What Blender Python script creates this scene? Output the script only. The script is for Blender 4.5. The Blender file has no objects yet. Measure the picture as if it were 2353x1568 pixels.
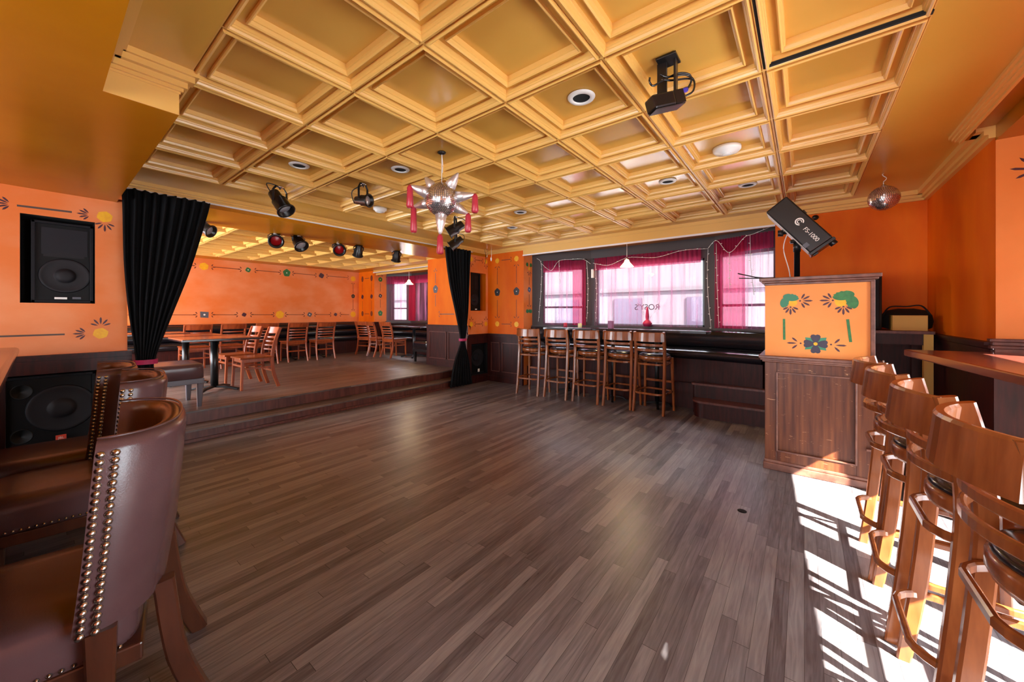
import bpy, math, random
from mathutils import Matrix, Vector
S = bpy.context.scene
C = S.collection
PI = math.pi
R = math.radians
random.seed(7)

# ------------------------------------------------------------------ camera, sky, sun, exposure
cd = bpy.data.cameras.new('camera'); cam = bpy.data.objects.new('camera', cd); C.objects.link(cam)
cam.location = (0, 0, 1.35); cam.rotation_euler = (R(90), 0, R(38.09))
cd.sensor_width = 36; cd.lens = 36 * 856 / 2353; cd.shift_y = -63 / 2353; cd.clip_start = .02
S.camera = cam
w = bpy.data.worlds.new('sky'); S.world = w; w.use_nodes = True
nt = w.node_tree; bg = nt.nodes['Background']
bg.inputs['Color'].default_value = (.86, .93, 1, 1); bg.inputs['Strength'].default_value = 4.0
sl = bpy.data.lights.new('sun', 'SUN'); so = bpy.data.objects.new('sun', sl); C.objects.link(so)
sl.energy = 25; sl.angle = R(.6); sl.color = (1, .93, .82)
so.rotation_euler = Vector((-.83, .40, -.70)).to_track_quat('-Z', 'Y').to_euler(); so.location = (6, -2, 6)
def portal(loc, d, sx, sy):
    l = bpy.data.lights.new('window_daylight', 'AREA'); l.shape = 'RECTANGLE'; l.size = sx; l.size_y = sy
    l.cycles.is_portal = True
    o = bpy.data.objects.new('window_daylight', l); C.objects.link(o); o.location = loc
    o.rotation_euler = Vector(d).to_track_quat('-Z', 'Y').to_euler()
portal((-2.1, 6.45, 1.75), (0, -1, 0), 3.6, 1.5)
portal((-8.0, 6.8, 1.75), (0, -1, 0), 3.4, 1.5)
portal((1.7, 1.3, 1.2), (-1, 0, 0), 5.6, 2.2)
portal((-7.8, -.75, 1.45), (0, 1, 0), 4.2, 1.8)
portal((-1.6, -3.35, 1.3), (0, 1, 0), 4.2, 1.8)
S.view_settings.view_transform = 'Standard'; S.view_settings.look = 'None'
S.view_settings.exposure = 2.08; S.view_settings.gamma = 1; S.view_settings.use_curve_mapping = False
cy = S.cycles
cy.max_bounces = 10; cy.diffuse_bounces = 6; cy.glossy_bounces = 4; cy.transmission_bounces = 6
cy.transparent_max_bounces = 12; cy.sample_clamp_indirect = 8; cy.caustics_reflective = False; cy.caustics_refractive = False
cy.use_denoising = True
try: cy.denoiser = 'OPENIMAGEDENOISE'
except Exception: pass

# ------------------------------------------------------------------ materials
MATS = {}
def srgb(r, g, b):
    f = lambda c: (c / 12.92 if c <= .04045 else ((c + .055) / 1.055) ** 2.4)
    return (f(r / 255), f(g / 255), f(b / 255), 1)
def mat(name, c, rough=.5, metal=0, c2=None, scale=4, stretch=(1, 1, 1), detail=5, lo=.35, hi=.65, bump=0, bscale=60, spec=.5, coat=0, emit=None, es=0, rvar=0):
    m = bpy.data.materials.new(name); m.use_nodes = True; t = m.node_tree; b = t.nodes['Principled BSDF']
    b.inputs['Base Color'].default_value = c; b.inputs['Roughness'].default_value = rough; b.inputs['Metallic'].default_value = metal
    b.inputs['Specular IOR Level'].default_value = spec; b.inputs['Coat Weight'].default_value = coat; b.inputs['Coat Roughness'].default_value = .12
    if emit: b.inputs['Emission Color'].default_value = emit; b.inputs['Emission Strength'].default_value = es
    if c2 or bump or rvar:
        tc = t.nodes.new('ShaderNodeTexCoord'); mp = t.nodes.new('ShaderNodeMapping'); mp.inputs['Scale'].default_value = stretch
        t.links.new(tc.outputs['Object'], mp.inputs['Vector'])
        n = t.nodes.new('ShaderNodeTexNoise'); n.inputs['Scale'].default_value = scale; n.inputs['Detail'].default_value = detail
        t.links.new(mp.outputs['Vector'], n.inputs['Vector'])
        if c2:
            r = t.nodes.new('ShaderNodeValToRGB'); r.color_ramp.elements[0].position = lo; r.color_ramp.elements[1].position = hi
            r.color_ramp.elements[0].color = c; r.color_ramp.elements[1].color = c2
            t.links.new(n.outputs['Fac'], r.inputs['Fac']); t.links.new(r.outputs['Color'], b.inputs['Base Color'])
        if rvar:
            mr = t.nodes.new('ShaderNodeMapRange'); mr.inputs['To Min'].default_value = max(.02, rough - rvar); mr.inputs['To Max'].default_value = rough + rvar
            mr.inputs['From Min'].default_value = .3; mr.inputs['From Max'].default_value = .7
            t.links.new(n.outputs['Fac'], mr.inputs['Value']); t.links.new(mr.outputs['Result'], b.inputs['Roughness'])
        if bump:
            n2 = t.nodes.new('ShaderNodeTexNoise'); n2.inputs['Scale'].default_value = bscale; n2.inputs['Detail'].default_value = 4
            t.links.new(tc.outputs['Object'], n2.inputs['Vector'])
            bp = t.nodes.new('ShaderNodeBump'); bp.inputs['Strength'].default_value = bump; bp.inputs['Distance'].default_value = .004
            t.links.new(n2.outputs['Fac'], bp.inputs['Height']); t.links.new(bp.outputs['Normal'], b.inputs['Normal'])
    MATS[name] = m
    return m
def planks(name, ramp, w=.09, L=1.15, rough=.33, along='Y'):
    m = bpy.data.materials.new(name); m.use_nodes = True; t = m.node_tree; b = t.nodes['Principled BSDF']; N = t.nodes.new; K = t.links.new
    def mth(op, a, c=None):
        x = N('ShaderNodeMath'); x.operation = op
        for i, q in enumerate((a, c)):
            if q is None: continue
            if isinstance(q, (int, float)): x.inputs[i].default_value = q
            else: K(q, x.inputs[i])
        return x.outputs[0]
    tc = N('ShaderNodeTexCoord'); sp = N('ShaderNodeSeparateXYZ'); K(tc.outputs['Object'], sp.inputs[0])
    u, v = (sp.outputs['Y'], sp.outputs['X']) if along == 'Y' else (sp.outputs['X'], sp.outputs['Y'])
    vs = mth('DIVIDE', v, w); row = mth('FLOOR', vs); fv = mth('FRACT', vs)
    wn = N('ShaderNodeTexWhiteNoise'); wn.noise_dimensions = '1D'; K(row, wn.inputs['W'])
    us = mth('ADD', mth('DIVIDE', u, L), mth('MULTIPLY', wn.outputs['Value'], 7.3)); col = mth('FLOOR', us); fu = mth('FRACT', us)
    cb = N('ShaderNodeCombineXYZ'); K(row, cb.inputs[0]); K(col, cb.inputs[1])
    wn2 = N('ShaderNodeTexWhiteNoise'); wn2.noise_dimensions = '2D'; K(cb.outputs[0], wn2.inputs['Vector'])
    mp = N('ShaderNodeMapping'); mp.inputs['Scale'].default_value = (34, 2.2, 1) if along == 'Y' else (2.2, 34, 1)
    off = N('ShaderNodeVectorMath'); off.operation = 'MULTIPLY_ADD'; K(cb.outputs[0], off.inputs[0]); off.inputs[1].default_value = (.0, 3.7, 1.3); K(tc.outputs['Object'], off.inputs[2])
    K(off.outputs[0], mp.inputs['Vector'])
    g = N('ShaderNodeTexNoise'); g.inputs['Scale'].default_value = 2; g.inputs['Detail'].default_value = 8; g.inputs['Distortion'].default_value = .8; K(mp.outputs[0], g.inputs['Vector'])
    big = N('ShaderNodeTexNoise'); big.inputs['Scale'].default_value = .9; big.inputs['Detail'].default_value = 4; K(tc.outputs['Object'], big.inputs['Vector'])
    fac = mth('ADD', mth('ADD', mth('MULTIPLY', wn2.outputs['Value'], .34), mth('MULTIPLY', g.outputs['Fac'], .62)), mth('MULTIPLY', mth('SUBTRACT', big.outputs['Fac'], .5), .35))
    r = N('ShaderNodeValToRGB'); e = r.color_ramp.elements; e[0].position = .2; e[0].color = ramp[0]; e[1].position = .85; e[1].color = ramp[2]
    q = e.new(.5); q.color = ramp[1]
    K(fac, r.inputs['Fac'])
    gap = mth('MAXIMUM', mth('LESS_THAN', fv, .022), mth('LESS_THAN', fu, .0022))
    mx = N('ShaderNodeMix'); mx.data_type = 'RGBA'; K(gap, mx.inputs['Factor']); K(r.outputs['Color'], mx.inputs['A']); mx.inputs['B'].default_value = (.012, .008, .006, 1)
    K(mx.outputs['Result'], b.inputs['Base Color'])
    mr = N('ShaderNodeMapRange'); mr.inputs['From Min'].default_value = .3; mr.inputs['From Max'].default_value = .7; mr.inputs['To Min'].default_value = rough - .07; mr.inputs['To Max'].default_value = rough + .12
    K(mth('ADD', mth('MULTIPLY', big.outputs['Fac'], .6), mth('MULTIPLY', g.outputs['Fac'], .4)), mr.inputs['Value']); K(mr.outputs[0], b.inputs['Roughness'])
    bp = N('ShaderNodeBump'); bp.inputs['Strength'].default_value = .25; bp.inputs['Distance'].default_value = .002
    K(mth('SUBTRACT', mth('MULTIPLY', g.outputs['Fac'], .3), gap), bp.inputs['Height']); K(bp.outputs[0], b.inputs['Normal'])
    MATS[name] = m
    return m
planks('floor_boards', (srgb(70, 63, 67), srgb(119, 114, 118), srgb(162, 157, 157)), w=.058, L=.95)
planks('stage_boards', (srgb(66, 54, 50), srgb(112, 98, 92), srgb(150, 136, 126)), w=.058, L=1.2)
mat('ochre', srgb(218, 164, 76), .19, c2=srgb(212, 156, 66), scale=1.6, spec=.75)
mat('ochre_trim', srgb(228, 178, 94), .32, spec=.6)  # same ochre paint, lightened as if the mouldings catch the light
mat('ochre_shaded', srgb(184, 116, 14), .26, c2=srgb(172, 102, 8), scale=1.2, spec=.45)  # same ochre paint, darkened to put shade on soffits and beam
mat('orange_wall', srgb(226, 120, 54), .5, spec=.3, c2=srgb(234, 146, 96), scale=1.7, stretch=(1, 1, 1.5), detail=7, lo=.38, hi=.68, bump=.12, bscale=25)
mat('amber_wall', srgb(222, 96, 6), .55, spec=.2, c2=srgb(232, 114, 8), scale=2.4, stretch=(1.5, 1.5, .5), detail=6, bump=.1, bscale=30)
mat('mahogany', srgb(66, 20, 15), .45, c2=srgb(40, 12, 10), scale=6, stretch=(6, 6, .6), detail=5, spec=.3)
mat('mahogany_light', srgb(112, 62, 50), .36, c2=srgb(82, 42, 36), scale=5, stretch=(5, 5, .6))
mat('worn_trim', srgb(128, 82, 66), .35, c2=srgb(92, 54, 44), scale=14, detail=6)
mat('frame_brown', srgb(58, 46, 44), .5)
mat('stool_wood', srgb(150, 84, 42), .26, c2=srgb(122, 62, 28), scale=4, stretch=(6, 6, 1), detail=6, coat=.35)
mat('chair_wood', srgb(172, 84, 40), .3, c2=srgb(142, 62, 28), scale=4, stretch=(6, 6, 1), detail=6, coat=.3)
mat('table_wood', srgb(142, 70, 50), .2, c2=srgb(116, 52, 38), scale=3, stretch=(1, 8, 1), detail=6, coat=.5)
mat('counter_wood', srgb(128, 66, 52), .2, c2=srgb(104, 50, 42), scale=3, stretch=(8, 1, 1), detail=6, coat=.5)
mat('dark_table', srgb(44, 26, 26), .16, coat=.5)
mat('brown_leather', srgb(104, 77, 79), .25, c2=srgb(90, 64, 66), scale=3, bump=.12, bscale=220, coat=.15)
mat('chair_frame_wood', srgb(88, 48, 30), .3, c2=srgb(70, 36, 22), scale=4, stretch=(5, 5, 1), coat=.3)
mat('grey_wood', srgb(96, 88, 96), .35)
mat('black_leather', srgb(24, 22, 28), .19, bump=.25, bscale=26, coat=.2)
mat('black_metal', srgb(16, 16, 18), .32)
mat('gloss_black', srgb(22, 18, 18), .28)
mat('black_matte', srgb(10, 9, 10), .7)
mat('void_black', (.004, .004, .004, 1), .9)
mat('velvet', srgb(9, 9, 11), .85, c2=srgb(15, 15, 18), scale=8, stretch=(1, 6, .3), spec=.2)
mat('magenta_band', srgb(176, 30, 88), .6)
mat('speaker_grille', srgb(15, 15, 20), .55, spec=.2)
mat('speaker_box', srgb(9, 9, 11), .55, spec=.2)
mat('speaker_cone', srgb(24, 22, 26), .6, spec=.3)
mat('speaker_dark', srgb(20, 19, 26), .6, spec=.3)
mat('steel', (.62, .6, .58, 1), .22, 1)
mat('pewter_nail', (.55, .5, .43, 1), .25, 1)
mat('white_paint', srgb(232, 228, 226), .5)
mat('white_plastic', srgb(236, 234, 228), .4)
mat('red_gel', srgb(170, 14, 22), .25, emit=srgb(190, 10, 20), es=.0)
mat('lens', srgb(206, 204, 210), .12, .3)
mat('plug_blue', srgb(70, 62, 190), .4)
mat('tassel_red', srgb(190, 50, 66), .35)
mat('foil_silver', (.9, .84, .83, 1), .38, .85, bump=.6, bscale=40)
mat('cardboard', srgb(204, 158, 76), .6)
mat('candle_red', srgb(196, 50, 80), .4); mat('candle_cream', srgb(238, 230, 176), .4); mat('candle_mauve', srgb(150, 84, 128), .4)
mat('p_yellow', srgb(244, 184, 20), .5, c2=srgb(236, 166, 14), scale=30)
mat('p_dark', srgb(72, 30, 44), .5); mat('p_line', srgb(78, 60, 56), .5); mat('p_black', srgb(34, 28, 34), .5)
mat('p_green', srgb(52, 122, 62), .5, c2=srgb(40, 100, 52), scale=40); mat('p_teal', srgb(52, 126, 92), .5); mat('p_blue', srgb(80, 100, 150), .5); mat('p_white', srgb(235, 230, 220), .5)
mat('p_plum', srgb(52, 42, 60), .5); mat('p_grey', srgb(84, 84, 92), .5); mat('p_rust', srgb(112, 44, 22), .5)
mat('label_red', srgb(214, 74, 52), .4)
mat('lamp_shade', srgb(255, 226, 160), .4, emit=srgb(255, 214, 140), es=1.6)
mat('bulb_white', srgb(250, 246, 240), .3)
mat('ochre_lit', srgb(220, 168, 70), .28, c2=srgb(214, 156, 58), scale=1.2, spec=.6)  # same ochre paint, lightened for the bounced light on the flat ceiling
mat('facade_darkened', srgb(58, 53, 57), .8, c2=srgb(54, 50, 55), scale=1); mat('facade_band_darkened', srgb(44, 41, 45), .8); mat('facade_window', srgb(38, 31, 44), .3)  # pale facade painted dark so the daylight on it does not burn out
mat('asphalt', srgb(120, 118, 118), .8); mat('teal_frame', srgb(108, 130, 138), .4)

def glass():
    m = bpy.data.materials.new('window_glass'); m.use_nodes = True; t = m.node_tree; t.nodes.clear(); N = t.nodes.new
    o = N('ShaderNodeOutputMaterial'); mx = N('ShaderNodeMixShader'); tr = N('ShaderNodeBsdfTransparent'); g = N('ShaderNodeBsdfGlossy'); f = N('ShaderNodeFresnel')
    g.inputs['Roughness'].default_value = .02; tr.inputs['Color'].default_value = (.96, .98, .98, 1); f.inputs['IOR'].default_value = 1.3
    t.links.new(f.outputs[0], mx.inputs[0]); t.links.new(tr.outputs[0], mx.inputs[1]); t.links.new(g.outputs[0], mx.inputs[2]); t.links.new(mx.outputs[0], o.inputs[0])
    MATS['window_glass'] = m
glass()
def sheer(name, col, alpha, tint, a1=None):
    m = bpy.data.materials.new(name); m.use_nodes = True; t = m.node_tree; t.nodes.clear(); N = t.nodes.new
    o = N('ShaderNodeOutputMaterial'); mx = N('ShaderNodeMixShader'); m2 = N('ShaderNodeMixShader')
    tr = N('ShaderNodeBsdfTransparent'); tr.inputs['Color'].default_value = tint
    tl = N('ShaderNodeBsdfTranslucent'); df = N('ShaderNodeBsdfDiffuse'); tl.inputs['Color'].default_value = col; df.inputs['Color'].default_value = col
    m2.inputs[0].default_value = .35; mx.inputs[0].default_value = alpha
    if a1:   # opacity streaks standing in for light dimmed by overlapping folds
        tc = N('ShaderNodeTexCoord'); mp = N('ShaderNodeMapping'); mp.inputs['Scale'].default_value = (16, 16, .5); n = N('ShaderNodeTexNoise'); n.inputs['Scale'].default_value = 1.3; n.inputs['Detail'].default_value = 3; mr = N('ShaderNodeMapRange')
        mr.inputs['From Min'].default_value = .42; mr.inputs['From Max'].default_value = .7; mr.inputs['To Min'].default_value = alpha; mr.inputs['To Max'].default_value = a1
        t.links.new(tc.outputs['Object'], mp.inputs[0]); t.links.new(mp.outputs[0], n.inputs['Vector']); t.links.new(n.outputs['Fac'], mr.inputs['Value']); t.links.new(mr.outputs[0], mx.inputs[0])
    t.links.new(tl.outputs[0], m2.inputs[1]); t.links.new(df.outputs[0], m2.inputs[2]); t.links.new(tr.outputs[0], mx.inputs[1]); t.links.new(m2.outputs[0], mx.inputs[2]); t.links.new(mx.outputs[0], o.inputs[0])
    MATS[name] = m
sheer('sheer_magenta', srgb(200, 120, 160), .1, (.97, .91, .95, 1), .6)
sheer('sheer_dense', srgb(222, 74, 120), .55, (.93, .5, .66, 1))
def scratched(name, c, c2, cs, rough):
    # stained boards with pale scratches and scuffs
    m = mat(name, c, rough, c2=c2, scale=3.5, stretch=(9, 9, .5), detail=8, lo=.35, hi=.72, spec=.35); t = m.node_tree; b = t.nodes['Principled BSDF']; N = t.nodes.new; K = t.links.new
    src = b.inputs['Base Color'].links[0].from_socket; tc = N('ShaderNodeTexCoord'); mp = N('ShaderNodeMapping'); mp.inputs['Rotation'].default_value = (.3, .9, .2); mp.inputs['Scale'].default_value = (5, 5, 30); K(tc.outputs['Object'], mp.inputs[0])
    n = N('ShaderNodeTexNoise'); n.inputs['Scale'].default_value = 2.4; n.inputs['Detail'].default_value = 3; n.inputs['Distortion'].default_value = 1.6; K(mp.outputs[0], n.inputs['Vector'])
    r = N('ShaderNodeValToRGB'); r.color_ramp.elements[0].position = .69; r.color_ramp.elements[1].position = .72; K(n.outputs['Fac'], r.inputs['Fac'])
    mx = N('ShaderNodeMix'); mx.data_type = 'RGBA'; K(r.outputs['Color'], mx.inputs['Factor']); K(src, mx.inputs['A']); mx.inputs['B'].default_value = cs; K(mx.outputs['Result'], b.inputs['Base Color'])
scratched('worn_wood', srgb(74, 34, 20), srgb(116, 64, 36), srgb(190, 140, 104), .36)
mat('booth_orange', srgb(238, 148, 70), .5, c2=srgb(232, 138, 56), scale=2)

# ------------------------------------------------------------------ mesh building
class B:
    def __init__(s): s.v = []; s.f = []; s.m = []; s.sm = []; s.M = Matrix(); s.uv = None
    def add(s, vs, fs, m=0, sm=False):
        o = len(s.v); s.v += [tuple(s.M @ Vector(p)) for p in vs]
        for f in fs: s.f.append(tuple(o + i for i in f)); s.m.append(m); s.sm.append(sm)
        return s
    def box(s, x0, y0, z0, x1, y1, z1, m=0):
        x0, x1 = min(x0, x1), max(x0, x1); y0, y1 = min(y0, y1), max(y0, y1); z0, z1 = min(z0, z1), max(z0, z1)
        v = [(x, y, z) for z in (z0, z1) for y in (y0, y1) for x in (x0, x1)]
        return s.add(v, [(0, 2, 3, 1), (4, 5, 7, 6), (0, 1, 5, 4), (2, 6, 7, 3), (0, 4, 6, 2), (1, 3, 7, 5)], m)
    def bar(s, a, b, w, h, m=0, up=(0, 0, 1)): return s.sweep([a, b], w, h, up, m)
    def frames(s, pts, up, closed):
        P = [Vector(p) for p in pts]; n = len(P); U = Vector(up); out = []
        for i in range(n):
            a = P[i - 1] if (i > 0 or closed) else P[i]; b = P[(i + 1) % n] if (i < n - 1 or closed) else P[i]
            t = (b - a).normalized(); sd = t.cross(U)
            if sd.length < 1e-4: sd = t.cross(Vector((0, 1, 0))) if abs(t.y) < .9 else t.cross(Vector((1, 0, 0)))
            sd.normalize(); out.append((P[i], sd, sd.cross(t).normalized()))
        return out
    def prof(s, pts, ring, up=(0, 0, 1), m=0, closed=False, sm=False, scale=None):
        fr = s.frames(pts, up, closed); k = len(ring); vs = []; fs = []
        for i, (p, sd, u) in enumerate(fr):
            q = scale[i] if scale else 1
            vs += [tuple(p + sd * (a * q) + u * (b * q)) for a, b in ring]
        n = len(fr)
        for i in range(n if closed else n - 1):
            j = (i + 1) % n
            for a in range(k): b = (a + 1) % k; fs.append((i * k + a, i * k + b, j * k + b, j * k + a))
        if not closed: fs += [tuple(range(k - 1, -1, -1)), tuple((n - 1) * k + a for a in range(k))]
        return s.add(vs, fs, m, sm)
    def sweep(s, pts, w, h, up=(0, 0, 1), m=0, closed=False, scale=None, r=None):
        a, b = w / 2, h / 2; c = r if r is not None else min(a, b) * .3
        ring = [(-a + c, -b), (a - c, -b), (a, -b + c), (a, b - c), (a - c, b), (-a + c, b), (-a, b - c), (-a, -b + c)]
        return s.prof(pts, ring, up, m, closed, False, scale)
    def tube(s, pts, r, n=8, m=0, closed=False, scale=None, up=(0, 0, 1)):
        return s.prof(pts, [(r * math.cos(2 * PI * i / n), r * math.sin(2 * PI * i / n)) for i in range(n)], up, m, closed, True, scale)
    def lathe(s, prof, c=(0, 0, 0), ax=(0, 0, 1), n=24, m=0, sm=True, cap=True):
        q = Vector((0, 0, 1)).rotation_difference(Vector(ax).normalized()); vs = []; fs = []; k = len(prof)
        for i in range(n):
            t = 2 * PI * i / n
            for r, z in prof: vs.append(tuple(Vector(c) + q @ Vector((r * math.cos(t), r * math.sin(t), z))))
        for i in range(n):
            j = (i + 1) % n
            for a in range(k - 1): fs.append((i * k + a, j * k + a, j * k + a + 1, i * k + a + 1))
        if cap and prof[0][0] > 1e-4: fs.append(tuple(i * k for i in range(n - 1, -1, -1)))
        if cap and prof[-1][0] > 1e-4: fs.append(tuple(i * k + k - 1 for i in range(n)))
        return s.add(vs, fs, m, sm)
    def grid(s, P, m=0, sm=True, closed_u=False):
        r = len(P); c = len(P[0]); fs = []
        for i in range(r - 1):
            for j in range(c if closed_u else c - 1): fs.append((i * c + j, i * c + (j + 1) % c, (i + 1) * c + (j + 1) % c, (i + 1) * c + j))
        return s.add([p for row in P for p in row], fs, m, sm)
    def mesh(s, name, mats):
        me = bpy.data.meshes.new(name); me.from_pydata(s.v, [], s.f); me.update()
        for x in (mats if isinstance(mats, (list, tuple)) else [mats]): me.materials.append(MATS[x])
        me.polygons.foreach_set('material_index', s.m); me.polygons.foreach_set('use_smooth', s.sm)
        return me
    def build(s, name, mats, parent=None, bevel=0, kind=None, label=None, seg=2):
        o = bpy.data.objects.new(name, s.mesh(name, mats)); C.objects.link(o)
        if parent is not None: o.parent = parent
        if bevel:
            b = o.modifiers.new('bevel', 'BEVEL'); b.width = bevel; b.segments = seg; b.limit_method = 'ANGLE'; b.angle_limit = R(40)
        if kind: o['kind'] = kind
        if label: o['label'] = label
        return o
def thing(name, label, cat, loc=(0, 0, 0), rz=0, group=None):
    o = bpy.data.objects.new(name, None); C.objects.link(o); o.location = loc; o.rotation_euler = (0, 0, rz); o.empty_display_size = .1
    return tag(o, label, cat, group)
def tag(o, label, cat, group=None):
    o['label'] = label; o['category'] = cat
    if group: o['group'] = group
    return o
def copy_tree(o, parent=None, top=None):
    c = o.copy(); C.objects.link(c)
    if parent is not None: c.parent = parent
    for ch in [x for x in C.objects if x.parent == o]: copy_tree(ch, c)
    return c
def place(proto, used, loc, rz, label, group):
    o = copy_tree(proto) if used[0] else proto; used[0] = True
    o.location = loc; o.rotation_euler = (0, 0, rz); o['label'] = label; o['group'] = group
    return o
def text(name, s, size, material, M, parent, depth=.0012, mirror=False):
    cu = bpy.data.curves.new(name, 'FONT'); cu.body = s; cu.size = size; cu.extrude = depth; cu.align_x = 'CENTER'; cu.align_y = 'CENTER'
    t = bpy.data.objects.new(name, cu); C.objects.link(t); dg = bpy.context.evaluated_depsgraph_get(); dg.update()
    me = bpy.data.meshes.new_from_object(t.evaluated_get(dg)); bpy.data.objects.remove(t)
    me.transform(M); me.materials.clear(); me.materials.append(MATS[material]); me.name = name
    o = bpy.data.objects.new(name, me); C.objects.link(o)
    if parent is not None: o.parent = parent
    return o

# wall planes: a wall frame turns (u along the wall, z, offset into the room) into a point
def PX(c, sgn=1): return lambda u, z, o=0: (c + sgn * o, u, z)
def PY(c, sgn=-1): return lambda u, z, o=0: (u, c + sgn * o, z)
def panel(b, F, u0, u1, z0, z1, holes=(), m=0, o=0):
    us = sorted({u0, u1, *[q for h in holes for q in h[:2]]}); zs = sorted({z0, z1, *[q for h in holes for q in h[2:]]})
    for a, c in zip(us, us[1:]):
        for d, e in zip(zs, zs[1:]):
            if any(h[0] <= (a + c) / 2 <= h[1] and h[2] <= (d + e) / 2 <= h[3] for h in holes): continue
            b.add([F(a, d, o), F(c, d, o), F(c, e, o), F(a, e, o)], [(0, 1, 2, 3)], m)
def fbox(b, F, u0, u1, z0, z1, o0, o1, m=0):
    p, q = F(u0, z0, o0), F(u1, z1, o1); return b.box(*p, *q, m)
# painted motifs on a wall frame
def blob(b, F, u, z, pts, m, o=.0015): b.add([F(u + a, z + c, o) for a, c in pts], [tuple(range(len(pts)))], m)
def circ(r, n=16, ry=None, jig=0): return [((r + jig * math.sin(5 * t)) * math.cos(t), ((ry or r) + jig * math.sin(5 * t)) * math.sin(t)) for t in [2 * PI * i / n for i in range(n)]]
def petal(L, w, ang, r0=0):
    P = [(r0, 0), (r0 + L * .35, w * .5), (r0 + L * .75, w * .55), (r0 + L, 0), (r0 + L * .75, -w * .55), (r0 + L * .35, -w * .5)]
    c, s = math.cos(ang), math.sin(ang); return [(x * c - y * s, x * s + y * c) for x, y in P]
def palm(b, F, u, z, ang, L=.08, n=5, m=0, spread=2.2, w=.014):
    for i in range(n):
        t = ang + spread * (i / (n - 1) - .5); blob(b, F, u, z, petal(L * (1 - .25 * abs(2 * i / (n - 1) - 1)), w, t, L * .25), m)
def dash(b, F, u0, z0, u1, z1, w, m):
    d = Vector((u1 - u0, z1 - z0)); n = Vector((-d.y, d.x)).normalized() * w / 2
    b.add([F(u0 - n.x, z0 - n.y, .0015), F(u1 - n.x, z1 - n.y, .0015), F(u1 + n.x, z1 + n.y, .0015), F(u0 + n.x, z0 + n.y, .0015)], [(0, 1, 2, 3)], m)
def flower(b, F, u, z, r, m, mc, n=6):
    for i in range(n): blob(b, F, u, z, petal(r, r * .95, 2 * PI * i / n + .3), m, .0015 + .0001 * i)
    blob(b, F, u, z, circ(r * .22, 10), mc, .0026)
def rosette(b, F, u, z, r, m, mc):
    blob(b, F, u, z, circ(r, 18, r * 1.1, r * .08), m); blob(b, F, u, z, circ(r * .16, 8), mc, .0022)
PM = ['p_yellow', 'p_dark', 'p_line', 'p_black', 'p_green', 'p_teal', 'p_blue', 'p_white', 'p_plum', 'p_grey', 'p_rust']
YE, DK, LN, BK, GR, TE, BL, WH, PL, GY, RU = range(1, 12)

# ------------------------------------------------------------------ floors and ceilings
XS, XB, YB, YE2, HC, HS = -5.05, -10.4, 5.65, 5.9, 2.62, 2.565
B().box(XS - .3, -3.3, -.06, 1.6, 6.3, 0).build('floor', 'floor_boards', kind='structure')
b = B()
b.box(XB - .1, -.7, 0, XS - .30, 7.2, .25); b.box(XB - .1, -.7, .25, XS - .28, 7.2, .27)
b.box(XS - .30, .42, 0, XS - .02, 5.2, .105, 1); b.box(XS - .30, .42, .105, XS, 5.2, .125)
b.box(XS - .302, .42, .125, XS - .298, 5.2, .25, 1)
b.box(XS - .02, .53, 0, XS + .012, 5.1, .03, 1)
b.build('stage_floor', ['stage_boards', 'mahogany_light'], kind='structure', bevel=.006)

PROF = [(0, 0), (.005, 0), (.006, .014), (.010, .014), (.011, -.010), (.017, -.014), (.024, -.009), (.028, .002), (.032, .004), (.034, .012), (.037, .014), (.038, .036), (.072, .036), (.0725, .020), (.078, .016), (.085, .022), (.089, .036), (.094, .038), (.096, .066)]
def coffers(b, xs, ys, z, skip=()):
    for i in range(len(xs) - 1):
        for j in range(len(ys) - 1):
            if (i, j) in skip: continue
            x0, x1, y0, y1 = xs[i], xs[i + 1], ys[j], ys[j + 1]; V = []; F = []; MI = []
            for d, h in PROF: V += [(x0 + d, y0 + d, z + h), (x1 - d, y0 + d, z + h), (x1 - d, y1 - d, z + h), (x0 + d, y1 - d, z + h)]
            n = len(PROF)
            for a in range(n - 1):
                fs = [(a * 4 + k, a * 4 + 4 + k, a * 4 + 4 + (k + 1) % 4, a * 4 + (k + 1) % 4) for k in range(4)]
                b.add([], []); o = len(b.v)
                F += fs; MI += [1 if PROF[a][0] not in (.038,) else 0] * 4
            F.append((n * 4 - 4, n * 4 - 1, n * 4 - 2, n * 4 - 3)); MI.append(0)
            o = len(b.v); b.v += V; b.f += [tuple(o + q for q in f) for f in F]; b.m += MI; b.sm += [False] * len(F)
def flat(b, x0, x1, y0, y1, z, m=2): b.add([(x0, y0, z), (x0, y1, z), (x1, y1, z), (x1, y0, z)], [(0, 1, 2, 3)], m)
CGX = [-4.49, -3.873, -3.256, -2.64, -2.024, -1.407, -.79, -.165, .43]
CGY = [.50, 1.115, 1.73, 2.345, 2.96, 3.575, 4.19, 4.805, 5.42]
b = B(); coffers(b, CGX, CGY, HC)
flat(b, XS, CGX[0], .45, 5.65, HC); flat(b, CGX[0], CGX[-1], CGY[-1], 5.65, HC); flat(b, CGX[-1], 1.02, -3.3, 5.65, HC); flat(b, CGX[0], CGX[-1], -3.3, CGY[0], HC)
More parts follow.
